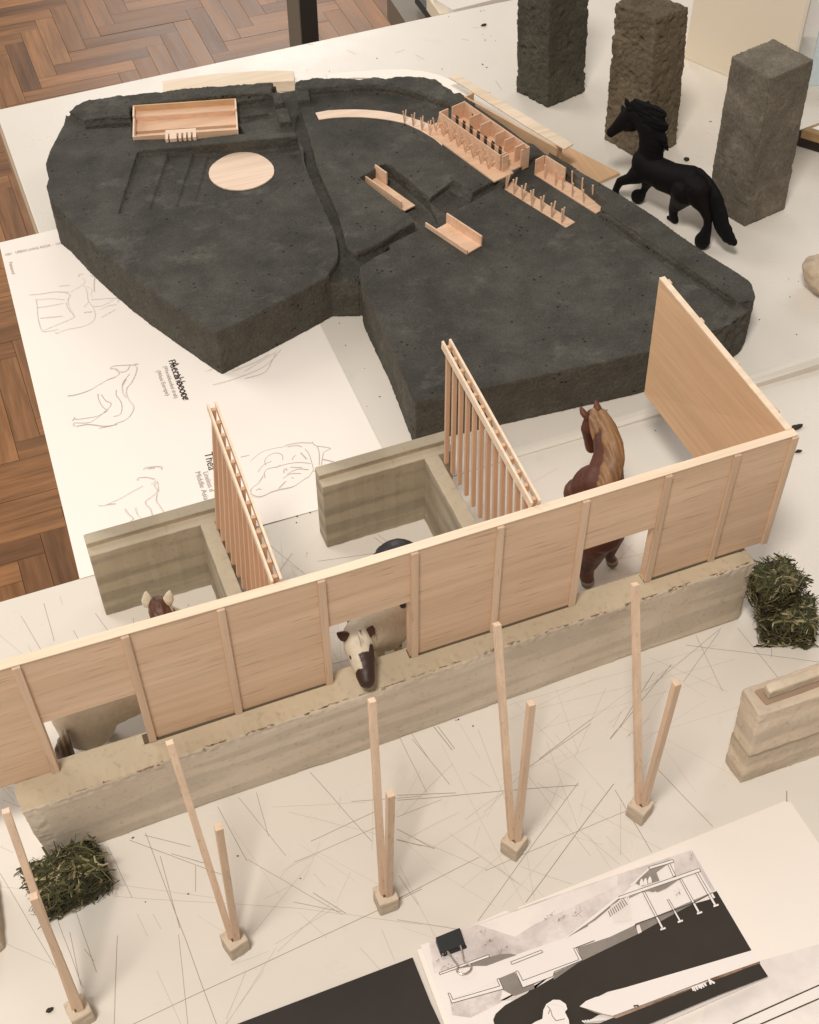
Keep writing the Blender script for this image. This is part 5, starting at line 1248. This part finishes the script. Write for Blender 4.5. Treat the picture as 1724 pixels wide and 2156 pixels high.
blobs(s, [(Q(400, 260, .0905), .0034), (Q(470, 400, .0885), .0046), (Q(510, 560, .0850), .0058), (Q(520, 700, .0800), .0062), (Q(480, 850, .0750), .0062), (Q(430, 960, .0710), .0050)], None, 1, 3)
blobs(s, [(Q(330, 250, .0905), .0034), (Q(340, 330, .0890), .0042), (Q(350, 420, .0860), .0034), (Q(335, 500, .0830), .0012)], None, 1, 2)
part('mane', solid(s, .0006, [HIDE], 1, lambda co, n: noise.noise(V_((co.x*850, co.y*70, co.z*70)))*.0006, lambda co, n: tuple(c_*(.85+.4*noise.noise(V_((co.x*850, co.y*70, co.z*70)))) for c_ in (.30, .165, .080))), HIDE, chh)

# --- pale horse in the left stall
wh = thing('toy_horse', (.0, .41, 0), 'pale grey toy horse with brown mane and tail, behind the left opening', 'toy horse', 'toy horses')
s = G()
r0 = onY(185, 1525, .398); 
ax0 = V_((-.0160, .4120, .0480)); ax1 = V_((.0200, .4170, .0475)); ax2 = V_((.034, .431, .058))
blobs(s, [(ax0, .0190), (V_((-.0180, .4110, .032)), .0155)], None, 1, 3); blobs(s, [(ax0, .0190), (ax0.lerp(ax1, .35), .0182), (ax0.lerp(ax1, .7), .0178), (ax1, .0175), (ax2, .0125)], None, 1, 3)
hd = P(335, 1283, .088)
blobs(s, [(ax2, .0120), (ax2.lerp(hd, .5), .0085), (hd+V_((0, -.001, -.004)), .0068)], None, 1, 3)
blobs(s, [(hd+V_((0, 0, -.003)), .0064), (hd+V_((.003, .010, -.013)), .0048), (hd+V_((.005, .016, -.022)), .0036)])
for x, y, tx in ((-.0195, .411, 0), (-.012, .421, 0), (.028, .419, .002), (.018, .427, .002)):
    blobs(s, [(V_((x+.002, y+.001, .036)), .0115), (V_((x+.001, y+.001, .024)), .0085), (V_((x-.002+tx, y+.001, .015)), .0034), (V_((x+tx, y, .006)), .0034), (V_((x+.001+tx, y, .0038)), .0038)])
def wcol(co, n):
    if co.z < .018: return (.05, .045, .04)
    k = .9+.18*noise.noise(co*50)
    return (.74*k, .65*k, .51*k)
part('body', solid(s, .0007, [HIDE], 3, lambda co, n: noise.noise(co*90)*.0002, wcol), HIDE, wh)
eye = [((311, 1275), (307, 1243)), ((352, 1272), (358, 1241))]
for b_, t_ in eye:
    s = G(); cone_ear(s, P(*b_, .090), P(*t_, .0985), .0060, V_((.2, 1, 0)))
    part('ear', solid(s, .0005, [HIDE], 1, None, lambda c_, n_: (.60, .52, .40)), HIDE, wh)
s = G(); blobs(s, [(hd+V_((0, .001, .002)), .0052), (hd+V_((.0, -.004, -.002)), .0062), (hd.lerp(ax2, .35)+V_((0, -.003, .003)), .0070), (hd.lerp(ax2, .7)+V_((0, -.003, .003)), .0070)])
part('mane', solid(s, .0006, [HIDE], 1, lambda co, n: noise.noise(V_((co.x*700, co.y*250, co.z*120)))*.0008, lambda co, n: tuple(c_*(.8+1.0*max(0, noise.noise(V_((co.x*700, co.y*200, co.z*120))))) for c_ in (.11, .045, .026))), HIDE, wh)
tl0 = onY(137, 1546, .3945); tl1 = onY(134, 1575, .3930); tl2 = onY(146, 1612, .3930)
s = G(); blobs(s, [(tl0, .0022), (tl0.lerp(tl1, .5), .0034), (tl1, .0044), (tl2, .0050), (tl2+V_((.001, .0, -.012)), .0036)])
part('tail', solid(s, .0005, [HIDE], 1, lambda co, n: (math.sin(co.x*2600)+math.sin(co.y*1700))*.00022, lambda co, n: tuple((c_+max(0, min(1, (co.z-tl1.z-.004)/.008))*.30*q_)*(1+.4*math.sin(co.x*2600)) for c_, q_ in ((.090, 1), (.058, .85), (.036, .65)))), HIDE, wh)

# ------------------------------------------------------------------ crumbs and grit
def crumb(px_, r, sc, label, seed): 
    rock('crumb', P(*px_), r, sc, CRUMB, label, 'crumb', seed, .5)
crumb((1677, 901), .0018, (2.2, 1, .5), 'dark bean-shaped crumb at the right corner of the wooden stable wall', 1)
crumb((1662, 1075/1.0-120+0), .0008, (2.6, 1, .5), 'thin dark curl beside the right corner batten', 2) if False else None
crumb(C(1600, 840, 5.04, [(1470, 1170)])[0], .0013, (2.0, .7, .5), 'thin dark curl just below the bean-shaped crumb', 2)
crumb((105, 2127), .0011, (1.5, 1, .5), 'dark crumb at the lower left, beside the corner V stick foot', 4)
crumb(C(660, 0, 2.873, [(1398, 175)])[0], .0014, (1.8, 1, .5), 'largest dark crumb left of the dark grey pillar', 5)
crumb(C(942, 0, 1.724, [(1182, 655)])[0], .0018, (1.2, 1, .6), 'dark crumb above the back of the black horse', 6)
gr_ = G(); rr = random.Random(5)
def speck(p, r):
    a = rr.random()*3
    gr_.prism([p+V_((math.cos(a+k*1.257), math.sin(a+k*1.257)*.8, 0))*r*rr.uniform(.6, 1.2) for k in range(5)], .0001, .0001+r*.6)
pts = C(660, 0, 2.873, [(1380, 75), (1402, 70), (1160, 113), (1448, 248), (1480, 278), (1408, 273), (1390, 235), (1115, 470), (1388, 437), (1415, 461), (197, 478), (672, 398), (348, 486), (1438, 630)]) + \
    C(942, 0, 1.724, [(760, 397), (1277, 497), (350, 265), (368, 275), (1283, 497), (1600, 1140), (1640, 1150)]) + C(942, 500, 1.724, [(1605, 352), (1632, 505), (1480, 445), (1055, 898), (858, 815)]) + \
    C(0, 1100, 1.724, [(1215, 215), (1212, 240), (1255, 365), (1253, 378), (770, 578), (1268, 200)]) + C(942, 1100, 1.724, [(240, 1048), (250, 1045), (310, 1072), (948, 1108)]) + C(0, 1728, 1.724, [(595, 708), (973, 520), (545, 445), (540, 448), (770, 675), (1228, 612)]) + C(0, 500, 1.724, [(1387, 460), (1413, 550), (1500, 800), (1552, 760), (1490, 645)])
for p in pts: speck(P(*p), rr.uniform(.0003, .0006))
for k in range(70): speck(V_((rr.uniform(.0, .9), rr.uniform(.2, 1.03), 0)), rr.uniform(.0001, .00025))
go = part('grit', gr_, CRUMB, None, 'fine dark crumbs of concrete scattered over the white tables', cat='grit', kind='stuff')
